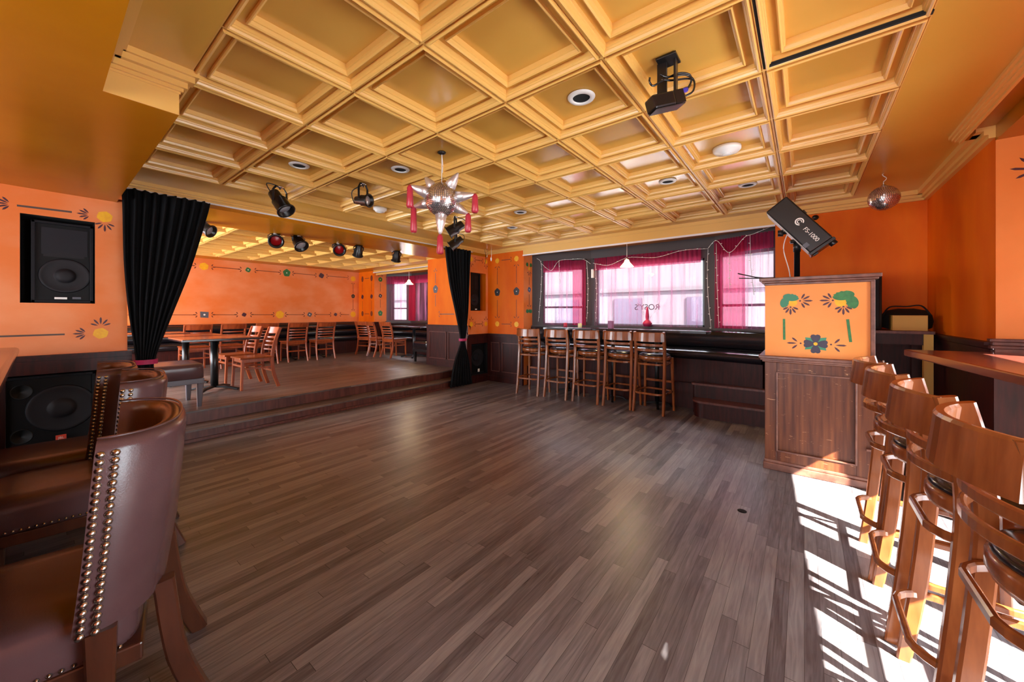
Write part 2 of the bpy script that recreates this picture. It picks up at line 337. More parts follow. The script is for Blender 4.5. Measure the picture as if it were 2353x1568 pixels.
# black strips painting the shade inside the slot where one tile row dropped
b.box(-.15, 2.306, HC - .006, .428, 2.334, HC + .01, 3); b.box(-.166, 1.75, HC - .001, -.157, 2.33, HC + .02, 3)
b.build('ceiling', ['ochre', 'ochre_trim', 'ochre_lit', 'void_black'], kind='structure')
b = B(); sx = [-6.1 - .617 * k for k in range(7)]; sx.reverse(); sy = [-.1 + .615 * k for k in range(10)]
coffers(b, sx, sy, HS)
flat(b, XB - .1, sx[0], -.7, 6.0, HS); flat(b, sx[-1], -6.0, -.7, 6.0, HS); flat(b, sx[0], sx[-1], sy[-1], 6.0, HS); flat(b, sx[0], sx[-1], -.7, sy[0], HS)
b.build('stage_ceiling', ['ochre', 'ochre_trim', 'ochre_shaded'], kind='structure')

# beam over the stage opening: face, underside, cornice and white curtain track
b = B()
b.box(-6.0, .40, 2.49, XS, 5.65, 2.75)
for k, (o, z, h) in enumerate([(.012, 2.545, .03), (.03, 2.565, .03), (.05, 2.585, .036)]): b.box(XS, .45, z, XS + o, 5.65, z + h, 1)
b.box(XS, .45, 2.53, XS + .014, 5.2, 2.546, 2)
b.build('trim_beam', ['ochre_shaded', 'ochre_trim', 'white_paint'], kind='structure')

# soffit over the left corner
b = B()
b.box(-6.0, -3.3, 2.39, -2.58, .46, 2.72); b.box(-2.58, -3.3, 2.39, 1.6, .19, 2.72)
b.build('ceiling_soffit', 'ochre_shaded', kind='structure')
b = B()
for o, z0, z1 in [(.006, 2.50, 2.512), (.016, 2.512, 2.53), (.03, 2.53, 2.56), (.055, 2.56, 2.59), (.07, 2.59, 2.62)]:
    b.box(-2.58, .19, z0, -2.58 + o, .46 + o, z1); b.box(-2.58, .19, z0, 1.0, .19 + o, z1)
b.box(-2.5805, .188, 2.392, -2.577, .4605, 2.50)
b.build('trim_soffit', 'ochre_trim', kind='structure')
# white unpainted end of the cornice beside the soffit
b = B(); b.box(XS, .46, 2.535, XS + .11, .50, 2.6); b.build('trim_cornice_end', 'white_paint', kind='structure')

# ------------------------------------------------------------------ wall with the speaker niche, left of the stage
F = PX(XS); b = B(); NL = (-.085, .325, 1.44, 2.175); SL = (-.20, .34, .20, .84)
panel(b, F, -3.3, .53, 1.0, 2.42, [NL]); panel(b, lambda u, z, o=0: (u, .53, z), XS - .28, XS, 0, 2.6)
def niche(b, F, h, d, m, o=0): 
    u0, u1, z0, z1 = h
    b.add([F(u0, z0, o), F(u1, z0, o), F(u1, z1, o), F(u0, z1, o), F(u0, z0, -d), F(u1, z0, -d), F(u1, z1, -d), F(u0, z1, -d)], [(0, 1, 5, 4), (1, 2, 6, 5), (2, 3, 7, 6), (3, 0, 4, 7), (4, 5, 6, 7)], m)
niche(b, F, NL, .3, 12)
palm(b, F, -.125, 2.235, PI, .07, 5, DK, 1.7, .012); dash(b, F, -.10, 2.232, .19, 2.24, .016, LN); palm(b, F, .3, 2.238, PI, .068, 5, DK, 1.7, .012)
flower(b, F, .385, 2.238, .052, YE, YE); palm(b, F, .385, 2.185, -PI / 2, .068, 5, DK, 2.4, .012)
dash(b, F, -.5, 1.165, .15, 1.17, .014, LN); palm(b, F, .28, 1.172, PI, .07, 5, DK, 1.7, .012); palm(b, F, .36, 1.235, PI / 2, .068, 5, DK, 2.4, .012); flower(b, F, .36, 1.17, .05, YE, YE)
b.build('wall_left', ['orange_wall'] + PM + ['void_black'], kind='structure')
def wainscot(name, F, u0, u1, z0, z1, panels, holes=(), m='mahogany', cap=.05, base=True):
    b = B(); panel(b, F, u0, u1, z0, z1, holes, 0, .012)
    fbox(b, F, u0, u1, z1 - .02, z1, 0, cap); fbox(b, F, u0, u1, z1 - .045, z1 - .02, 0, cap * .55); fbox(b, F, u0, u1, z1 - .075, z1 - .05, 0, .022)
    if base: fbox(b, F, u0, u1, z0, z0 + .1, 0, .028); fbox(b, F, u0, u1, z0 + .1, z0 + .115, 0, .02)
    for p0, p1, q0, q1 in panels:
        for a in ((p0, p1, q0, q0 + .014), (p0, p1, q1 - .014, q1), (p0, p0 + .014, q0, q1), (p1 - .014, p1, q0, q1)): fbox(b, F, a[0], a[1], a[2], a[3], .01, .026, 1)
    for h in holes: niche(b, F, h, .3, 2, .014)
    return b.build(name, [m, 'mahogany_light', 'void_black'], kind='structure')
wainscot('wall_left_wainscot', F, -3.3, .56, 0, 1.0, [], [SL])

# ------------------------------------------------------------------ stage walls
F = PX(XB); b = B(); panel(b, F, -.7, YE2, .27, HS)
def pair(u, z, w=.1): palm(b, F, u - w, z, PI, .075, 3, RU, 1.9, .02); palm(b, F, u + w, z, 0, .075, 3, RU, 1.9, .02)
zt, zb = 2.39, 1.325
for u, k in [(1.1, 4), (2.27, 0), (3.10, 1), (3.94, 2), (4.81, 3)]:
    pair(u, zt, .12)
    if k == 0: flower(b, F, u, zt, .085, YE, YE)
    elif k == 1: flower(b, F, u, zt, .06, GR, WH, 4)
    elif k == 2: rosette(b, F, u, zt, .085, GR, WH)
    else: flower(b, F, u, zt, .075, DK, DK, 4)
for a, c in [(.4, .9), (1.35, 2.05), (2.46, 2.92), (3.27, 3.76), (4.12, 4.6), (5.02, 5.5)]: dash(b, F, a, zt + .005, c, zt, .014, RU)
flower(b, F, 5.72, zt - .02, .08, YE, YE, 7); flower(b, F, 5.72, 1.33, .085, YE, YE, 7)
palm(b, F, 5.6, zt, PI, .08, 3, RU, 1.8); palm(b, F, 5.72, 2.26, -PI / 2, .07, 3, RU, 1.8)
dash(b, F, 5.72, 2.19, 5.72, 1.95, .012, RU); rosette(b, F, 5.72, 1.86, .055, BK, YE); dash(b, F, 5.72, 1.77, 5.72, 1.5, .012, RU); palm(b, F, 5.72, 1.43, PI / 2, .07, 3, RU, 1.8)
for u, k in [(1.4, 1), (2.28, 2), (3.02, 3), (3.78, 0), (4.5, 1), (5.2, 3)]:
    pair(u, zb, .11)
    if k == 0: flower(b, F, u, zb, .1, YE, YE)
    elif k == 1: flower(b, F, u, zb, .065, GY, WH, 4)
    elif k == 2: blob(b, F, u, zb, [(-.07, -.06), (.07, -.07), (.075, .06), (-.075, .07)], GY); blob(b, F, u, zb, circ(.02, 8), WH, .0022)
    else: flower(b, F, u, zb, .05, DK, DK, 4)
for a, c in [(.6, 1.2), (1.6, 2.14), (2.44, 2.88), (3.16, 3.62), (3.95, 4.36), (4.64, 5.06), (5.36, 5.6)]: dash(b, F, a, zb, c, zb - .004, .013, RU)
b.build('wall_stage_back', ['orange_wall'] + PM, kind='structure')
wainscot('wall_stage_back_wainscot', F, -.7, YE2, .27, 1.115, [])
b = B(); panel(b, lambda u, z, o=0: (u, -.7, z), XB, XS, .27, HS, [(-9.9, -5.7, .6, 2.3)]); b.build('wall_stage_left', 'orange_wall', kind='structure')  # opening added out of view to light the stage
F = PY(YE2); b = B(); panel(b, F, XB, -9.58, .27, HS)
for u in (-10.2, -9.72):
    blob(b, F, u, 2.36, circ(.06, 10, .09), RU); dash(b, F, u, 2.25, u, 1.98, .014, RU); flower(b, F, u, 1.84, .07, DK, DK, 4); dash(b, F, u, 1.72, u, 1.46, .014, RU); blob(b, F, u, 1.35, circ(.06, 10, .08), RU)
dash(b, F, -10.08, 2.37, -9.84, 2.37, .014, DK); dash(b, F, -10.08, 1.34, -9.84, 1.34, .014, DK)
panel(b, F, -5.9, XS - .28, .27, HS)
b.build('wall_stage_front', ['amber_wall'] + PM, kind='structure')
wainscot('wall_stage_front_wainscot', F, XB, -9.58, .27, 1.115, [])
F2 = PX(-9.58); b = B(); panel(b, F2, YE2, 6.30, .27, 2.5); panel(b, F2, YE2 - .05, YE2, .27, 1.115, (), 2)
palm(b, F2, 6.09, 2.42, PI / 2, .1, 5, LN, 2.6); flower(b, F2, 6.09, 2.33, .07, GR, YE); dash(b, F2, 6.09, 2.22, 6.09, 1.98, .012, LN); flower(b, F2, 6.09, 1.86, .06, PL, WH, 4); dash(b, F2, 6.09, 1.76, 6.09, 1.52, .012, LN); rosette(b, F2, 6.09, 1.36, .07, TE, WH)
b.build('wall_stage_reveal', ['orange_wall'] + PM, kind='structure')
wainscot('wall_stage_reveal_wainscot', F2, YE2, 6.30, .27, 1.115, [])
# wing wall beside the right curtain
F = PY(5.15); b = B(); panel(b, F, -6.32, XS, .27, 2.5)
b.add([(-6.32, 5.15, .27), (-6.32, 5.9, .27), (-6.32, 5.9, 2.5), (-6.32, 5.15, 2.5)], [(0, 1, 2, 3)])
dash(b, F, -6.07, 2.2, -6.07, 1.98, .014, GY); rosette(b, F, -6.07, 1.86, .075, GY, WH); dash(b, F, -6.07, 1.75, -6.07, 1.5, .014, GY); palm(b, F, -6.07, 2.22, PI / 2, .07, 3, GY, 2)
dash(b, F, -5.93, 1.34, -5.5, 1.34, .014, GY); palm(b, F, -5.98, 1.34, 0, .08, 3, GY, 2)
b.build('wall_wing', ['amber_wall'] + PM, kind='structure')
wainscot('wall_wing_wainscot', F, -6.34, XS, .27, 1.12, [(-6.25, -5.72, .42, .98), (-5.66, -5.12, .42, .98)])

# ------------------------------------------------------------------ wall right of the stage and window wall
F = PX(XS); b = B(); NR = (5.147, 5.585, 1.405, 2.15); SR = (5.16, 5.62, .15, .76)
panel(b, F, 5.08, YB, .95, 2.492, [NR]); niche(b, F, NR, .32, 11 + 1)
for z in (2.4, 1.145):
    flower(b, F, 5.17, z, .05, YE, YE, 7); flower(b, F, 5.59, z, .05, YE, YE, 7)
    palm(b, F, 5.25, z, 0, .06, 3, RU, 2); palm(b, F, 5.51, z, PI, .06, 3, RU, 2); dash(b, F, 5.33, z, 5.43, z, .013, RU)
for u in (5.17, 5.59): palm(b, F, u, 2.33, -PI / 2, .07, 3, RU, 2); palm(b, F, u, 1.21, PI / 2, .07, 3, RU, 2)
b.build('wall_stage_right', ['orange_wall'] + PM + ['amber_wall'], kind='structure')
wainscot('wall_stage_right_wainscot', F, 5.05, YB, 0, .95, [], [SR])
F = PY(YB); b = B(); panel(b, F, XS, -4.15, .95, HC); panel(b, F, -4.15, -.28, 2.44, HC)
for u in (-4.8, -4.32):
    for z in (2.4, 1.145): flower(b, F, u, z, .055, YE, YE, 7)
    palm(b, F, u, 2.3, -PI / 2, .08, 3, RU, 2); palm(b, F, u, 1.25, PI / 2, .08, 3, RU, 2); rosette(b, F, u, 1.775, .07, BK, WH)
    dash(b, F, u, 2.2, u, 1.93, .012, RU); dash(b, F, u, 1.62, u, 1.34, .012, RU)
for z in (2.4, 1.145): dash(b, F, -4.69, z, -4.5, z, .013, RU); palm(b, F, -4.43, z, PI, .06, 3, RU, 2)
b.build('wall_window', ['amber_wall'] + PM, kind='structure')
wainscot('wall_window_wainscot', F, XS, -4.15, 0, .95, [(-4.95, -4.72, .2, .78), (-4.66, -4.22, .2, .78)])
F2 = PX(-4.15); b = B(); panel(b, F2, YB, 6.03, .0, 2.52); panel(b, F2, YB - .05, YB, 0, .95, (), 2); u = 5.83
for s, z0 in ((1, 2.25), (-1, 1.36)):
    blob(b, F2, u - .035, z0, petal(.09, .07, 2.3), GR if s > 0 else TE); blob(b, F2, u + .02, z0, petal(.09, .07, .8), GR if s > 0 else TE); blob(b, F2, u, z0 - .04 * s, circ(.035, 8), YE if s > 0 else TE, .0014)
palm(b, F2, u, 2.16, -PI / 2, .08, 4, DK, 2.2); dash(b, F2, u, 2.05, u, 1.9, .012, PL); flower(b, F2, u, 1.81, .055, BL, WH, 4); dash(b, F2, u, 1.72, u, 1.55, .012, PL); palm(b, F2, u, 1.47, PI / 2, .08, 3, PL, 2)
b.build('wall_window_reveal', ['orange_wall'] + PM, kind='structure')
b = B(); panel(b, PX(-.28, -1), YB, 6.1, 0, 2.52); b.build('wall_window_reveal.001', 'frame_brown', kind='structure')
# header over the bay and its white bead
b = B(); b.box(-4.15, YB - .02, 2.44, -.28, YB + .06, 2.6); b.box(-4.15, YB - .035, 2.43, -.28, YB - .02, 2.452, 1)
b.box(XS, YB - .03, 2.57, -.28, YB, 2.62, 0); b.box(XS, YB - .012, 2.54, -.28, YB, 2.57, 0); b.box(-9.58, YE2 - .03, 2.50, -5.9, YE2 + .05, 2.57, 0); b.box(-9.58, YE2 - .045, 2.495, -5.9, YE2 - .03, 2.512, 1)
b.box(-9.58, YE2 + .05, 2.44, -5.9, YE2 + .06, 2.5, 0)
b.build('trim_header', ['ochre_trim', 'white_paint'], kind='structure')
b = B(); flat(b, -4.3, -.1, YB, 6.5, 2.515, 0); flat(b, -9.7, -5.6, YE2, 6.9, 2.50, 0); b.build('ceiling_bay', 'ochre_shaded', kind='structure')

# ------------------------------------------------------------------ bay windows
def bay_window(name, p0, p1, z0, z1, sill, g0, g1, gz0, gz1, rail=None, edge=None):
    p0, p1 = Vector(p0), Vector(p1); L = (p1 - p0).length; d = (p1 - p0).normalized(); n = Vector((d.y, -d.x))
    def F(u, z, o=0): q = p0 + d * u + n * o; return (q.x, q.y, z)
    M = Matrix(((d.x, -n.x, 0, p0.x), (d.y, -n.y, 0, p0.y), (0, 0, 1, 0), (0, 0, 0, 1)))
    b = B(); b.M = M   # local x along the window, y outwards
    b.box(0, 0, z0, L, .08, gz0); b.box(0, 0, gz1, L, .08, z1); b.box(0, 0, gz0, g0, .08, gz1); b.box(g1, 0, gz0, L, .08, gz1)
    b.box(0, -.05, sill - .03, L, .02, sill, 0)
    for a in ((g0, g0 + .025, gz0, gz1), (g1 - .025, g1, gz0, gz1), (g0, g1, gz0, gz0 + .025), (g0, g1, gz1 - .03, gz1)): b.box(a[0], .02, a[2], a[1], .06, a[3], 1)
    if rail: b.box(g0, .02, rail - .018, g1, .065, rail + .018, 1)
    o = b.build(name, ['frame_brown', edge or 'frame_brown'], kind='structure')
    g = B(); g.M = M; g.box(g0 + .025, .038, gz0 + .025, g1 - .025, .043, gz1 - .03); g.build('pane', 'window_glass', o)
    return o, M, L
ZS = 1.125
w1, M1, L1 = bay_window('window_1', (-4.15, 5.93), (-3.09, 6.30), .0, 2.53, ZS, .22, .98, ZS + .02, 2.2, 1.47)
w2, M2, L2 = bay_window('window_2', (-3.09, 6.30), (-1.06, 6.30), .0, 2.53, ZS, .12, 1.89, ZS + .02, 2.2, None, 'teal_frame')
w3, M3, L3 = bay_window('window_3', (-1.06, 6.30), (-.10, 5.97), .0, 2.53, ZS, .07, .80, ZS + .02, 2.22, 1.47)
w4, M4, L4 = bay_window('window_4', (-9.58, 6.29), (-8.85, 6.62), .2, 2.52, 1.13, .2, .66, 1.15, 2.28, 1.5)
w5, M5, L5 = bay_window('window_5', (-8.85, 6.62), (-6.95, 6.62), .2, 2.52, 1.13, .3, 1.75, 1.15, 2.28, None)
w6, M6, L6 = bay_window('window_6', (-6.95, 6.62), (-5.95, 6.22), .2, 2.52, 1.13, .2, .8, 1.15, 2.28, 1.5)
text('lettering', "ROSY'S", .135, 'p_black', Matrix.Translation((-2.08, 6.335, 1.455)) @ Matrix.Rotation(PI, 4, 'Z') @ Matrix.Rotation(PI / 2, 4, 'X'), w2)

# ------------------------------------------------------------------ right corner walls, column, ledge, window wall
b = B(); panel(b, PY(YB), -.28, 1.0, 1.16, HC); b.build('wall_back_right', 'amber_wall', kind='structure')
b = B(); panel(b, PX(1.0, -1), 3.92, YB, 1.16, HC); b.build('wall_right', 'amber_wall', kind='structure')
wainscot('wall_back_right_wainscot', PY(YB), -.28, 1.0, 0, 1.16, [])
wainscot('wall_right_wainscot', PX(1.0, -1), 3.92, YB, 0, 1.16, [])
F = PY(3.92); b = B(); panel(b, F, 1.0, 1.62, 0, 2.5)
palm(b, F, 1.17, 2.27, 2.6, .1, 4, DK, 2); flower(b, F, 1.24, 1.36, .1, TE, TE); b.build('wall_column', ['booth_orange'] + PM, kind='structure')
b = B(); 
for o, z0, z1 in [(.06, 1.165, 1.185), (.045, 1.14, 1.165), (.055, 1.12, 1.14), (.03, 1.03, 1.12)]: b.box(1.0 - o + .02, 3.92 - o, z0, 1.6, 3.915, z1)
b.build('trim_ledge', 'mahogany_light', kind='structure', bevel=.004)
b = B(); b.box(.985, 3.89, 0, 1.6, 3.915, 1.03); b.build('wall_column_wainscot', 'mahogany', kind='structure')
b = B()
for o, z0, z1 in [(.03, 2.52, 2.545), (.05, 2.545, 2.575), (.085, 2.575, 2.62)]: b.box(-.28, YB - o, z0, 1.0, YB, z1); b.box(1.0 - o, 3.92, z0, 1.0, YB - .02, z1)
b.build('trim_cornice', 'ochre_trim', kind='structure')
b = B()
for x0, x1, z0 in [(.82, .835, 2.60), (.835, .85, 2.585), (.85, .87, 2.575), (.87, .885, 2.56)]: b.box(x0, -3.3, z0, x1, 4.06, 2.62)
b.build('trim_soffit_edge', 'ochre_trim', kind='structure')
b = B(); b.box(.885, -3.3, 2.6, 1.02, 4.06, 2.68); b.box(1.0, -3.3, 2.5, 1.7, 3.93, 2.68); b.box(.885, 3.98, 2.575, 1.0, 4.06, 2.6); b.build('ceiling_soffit.001', 'ochre_shaded', kind='structure')
# street window beside the counter (beyond the frame): added, openings cut to shape the sun patches
XW = 1.55
b = B(); F = PX(XW, -1)
panel(b, F, -3.3, 3.92, 0, 2.52, [(.5, 2.05, .12, 1.76), (2.2, 3.34, .12, 1.76), (3.69, 3.88, 1.45, 1.95)]); b.build('wall_street', 'orange_wall', kind='structure')
for k, (u0, u1, zt) in enumerate([(.5, 2.05, 1.76), (2.2, 3.34, 1.76), (3.69, 3.88, 1.95)]):
    b = B(); zs = .12 if k < 2 else 1.45
    for a in ((u0, u0 + .04, zs, zt), (u1 - .04, u1, zs, zt), (u0, u1, zs, zs + .04), (u0, u1, zt - .04, zt)): b.box(XW, a[0], a[2], XW + .06, a[1], a[3])
    o = b.build('window_%d' % (7 + k), 'frame_brown', kind='structure')
    g = B(); g.box(XW + .03, u0 + .04, zs + .04, XW + .035, u1 - .04, zt - .04); g.build('pane', 'window_glass', o)
# wall behind the camera, with openings added to let in fill light
b = B(); panel(b, lambda u, z, o=0: (u, -3.3, z), XS, XW, 0, 2.45, [(-3.5, -1.9, .6, 2.0), (-1.4, .3, .6, 2.0)]); b.build('wall_rear', 'orange_wall', kind='structure')

# ------------------------------------------------------------------ the street outside
b = B(); b.box(-40, 6.9, -.3, 30, 40, -.25); b.build('street_ground', 'asphalt', kind='structure')
bt = thing('building', 'pale building across the street seen through the sheer curtains', 'building', (-4, 17, -.25))
b = B(); b.box(-24, 0, 0, 26, 8, 9); b.box(-24, -.15, 4.1, 26, 0, 4.3, 1); b.box(-24, -.1, 2.6, 26, 0, 2.75, 1); b.build('facade', ['facade_darkened', 'facade_band_darkened'], bt)
for k in range(14):
    b = B(); x = -22.3 + k * 3.2; b.box(x, -.06, 1.0, x + 1.3, .02, 2.3); b.build('window', 'facade_window', bt)
    b = B(); b.box(x, -.06, 4.9, x + 1.3, .02, 6.6); b.build('window', 'facade_window', bt)

# ------------------------------------------------------------------ bar stools (faces local +y, origin between the rear feet)
def smooth(pts, n=5):
    P = [Vector(p) for p in pts]; out = []
    for i in range(len(P) - 1):
        a, b, c, d = P[max(i - 1, 0)], P[i], P[i + 1], P[min(i + 2, len(P) - 1)]
        for k in range(n):
            t = k / n; out.append(.5 * ((2 * b) + (c - a) * t + (2 * a - 5 * b + 4 * c - d) * t * t + (3 * b - a - 3 * c + d) * t ** 3))
    return [tuple(q) for q in out + [P[-1]]]
def bow(x0, x1, y, dy, z, n=9, pw=2): return [(x0 + (x1 - x0) * i / n, y - dy * (1 - abs(2 * i / n - 1) ** pw), z) for i in range(n + 1)]
def rring(x, y0, y1, z, r=.07, n=5, bulge=.0):
    pts = []
    for cx, cy, a in ((x - r, y1 - r, 0), (-x + r, y1 - r, 90), (-x + r, y0 + r, 180), (x - r, y0 + r, 270)):
        for k in range(n + 1): t = R(a + 90 * k / n); pts.append((cx + r * math.cos(t), cy + r * math.sin(t), z))
    return [(p[0], p[1] - (bulge * (1 - (p[0] / x) ** 2) if p[1] < (y0 + y1) / 2 else 0), p[2]) for p in pts]
def make_stool(name, label, cat, W):
    t = thing(name, label, cat)
    for s in (-1, 1):
        b = B(); b.sweep(smooth([(s * .205, 0, 0), (s * .200, .038, .3), (s * .197, .065, .62), (s * .196, .072, .8), (s * .196, .055, .97), (s * .197, .028, 1.1)]), .034, .05, (0, 1, 0), r=.007, scale=[.82 + .18 * min(1, i / 6) for i in range(26)]); b.build('leg', W, t)
        b = B(); b.sweep([(s * .205, .40, 0), (s * .185, .375, .74)], .038, .038, (0, 1, 0), r=.008, scale=[.8, 1.05]); b.build('leg', W, t)
    b = B(); P = bow(-.205, .205, .02, .075, 1.035, 12); b.prof(P, [(-.012, -.062), (.012, -.062), (.013, .055), (.009, .064), (-.006, .064), (-.012, .055)], (0, .12, 1)); b.build('crest_rail', W, t)
    for z in (.925, .855):
        b = B(); b.sweep(bow(-.195, .195, .055, .066, z, 12), .016, .034, (0, 0, 1), r=.005); b.build('slat', W, t)
    b = B(); b.lathe([(.165, -.032), (.205, -.03), (.213, -.01), (.212, .02), (.2, .03), (.16, .03)], (0, .235, .745), n=40); b.build('seat', W, t)
    b = B(); b.lathe([(.203, 0), (.206, .008), (.2, .018), (.17, .032), (.1, .042), (0, .045)], (0, .235, .774), n=36); b.build('cushion', 'black_leather', t, label='black padded cushion')
    for z, x, y0, q in ((.665, .19, .03, .03), (.275, .205, -.012, .03)):
        b = B(); b.sweep(rring(x, y0, .40, z, .09, 5, q), .018, .028, closed=True, r=.005); b.build('footrest' if z < .5 else 'stretcher', W, t)
    b = B(); b.sweep([(-.19, .385, .40), (.19, .385, .40)], .018, .032); b.build('stretcher', W, t)
    return t
stool = make_stool('bar_stool', '', 'bar stool', 'stool_wood'); u = [False]
G1, G2 = 'ladder-back bar stools at the window counter', 'ladder-back bar stools along the sunlit counter'
L1s = ['ladder-back bar stool by the window, first from the orange wall corner', 'ladder-back bar stool by the window, second from the orange wall corner', 'ladder-back bar stool by the window, middle of the row of five',
       'ladder-back bar stool by the window, second from the booth end of the row', 'ladder-back bar stool by the window, closest to the dark bench steps']
for (x, y, rz), lb in zip([(-3.62, 5.02, 3), (-3.115, 5.07, -2), (-2.605, 5.10, 1), (-2.113, 5.115, -1), (-1.655, 5.08, -4)], L1s): place(stool, u, (x, y, 0), R(rz), lb, G1)
L2s = ['ladder-back bar stool at the sunlit counter, touching the painted booth', 'ladder-back bar stool at the sunlit counter, second from the painted booth', 'ladder-back bar stool at the sunlit counter, third from the painted booth', 'ladder-back bar stool at the sunlit counter, nearest of the four and cut by the frame']
for (x, y, rz), lb in zip([(.275, 2.81, -90), (.285, 2.375, -91), (.305, 1.885, -90), (.325, 1.41, -89)], L2s): place(stool, u, (x, y, 0), R(rz), lb, G2)

# ------------------------------------------------------------------ dining chairs on the stage
def make_chair():
    t = thing('dining_chair', '', 'chair'); W = 'chair_wood'
    for s in (-1, 1):
        b = B(); b.sweep(smooth([(s * .205, -.05, 0), (s * .2, .015, .22), (s * .196, .03, .44), (s * .196, -.005, .66), (s * .197, -.075, .87)]), .03, .045, (0, 1, 0), r=.006); b.build('leg', W, t)
        b = B(); b.sweep([(s * .19, .41, 0), (s * .185, .395, .43)], .036, .036, (0, 1, 0), r=.006, scale=[.8, 1]); b.build('leg', W, t)
        b = B(); b.sweep([(s * .19, .02, .3), (s * .187, .40, .3)], .016, .026); b.build('stretcher', W, t)
    b = B(); b.prof(bow(-.205, .205, -.06, .045, .825, 10), [(-.011, -.05), (.011, -.05), (.011, .05), (-.011, .05)], (0, -.3, 1)); b.build('crest_rail', W, t)
    for z, y in ((.72, -.028), (.66, -.008), (.60, .006), (.54, .018)):
        b = B(); b.sweep(bow(-.195, .195, y, .035, z, 10), .014, .026, r=.004); b.build('slat', W, t)
    b = B(); b.box(-.215, 0, .435, .215, .435, .46); b.build('seat', W, t, .012)
    b = B(); b.box(-.19, .03, .385, .19, .40, .435); b.build('apron', W, t, .004)
    for y, z in ((.405, .34), (.012, .24)):
        b = B(); b.sweep([(-.188, y, z), (.188, y, z)], .016, .028); b.build('stretcher', W, t)
    return t
ch = make_chair(); u = [False]; G = 'wooden dining chairs on the stage'
for x, y, rz, lb in [(-6.36, 2.17, 180, 'wooden dining chair at the near stage table, closest to the stage edge'), (-6.99, 2.14, 182, 'wooden dining chair at the near stage table, behind the closest one'),
                     (-8.95, 3.0, 90, 'wooden dining chair against the back bench tables, third from the stage window corner'), (-8.97, 3.62, 90, 'wooden dining chair against the back bench tables, second from the stage window corner'),
                     (-8.92, 4.22, 88, 'wooden dining chair against the back bench tables, nearest the stage window corner'), (-8.98, 2.42, 92, 'wooden dining chair whose crest shows just above the near stage table'),
                     (-8.95, 1.86, 90, 'wooden dining chair whose crest shows beside the black curtain over the stage tables'), (-9.08, 5.26, 12, 'dark dining chair in the far stage corner beside the back bench'),
                     (-8.6, 5.24, -8, 'dining chair at the stage window table, middle of three seen from behind'), (-8.03, 5.29, 2, 'dining chair at the stage window table, last of three and beside the pedestal')]:
    place(ch, u, (x, y, .27), R(rz), lb, G)

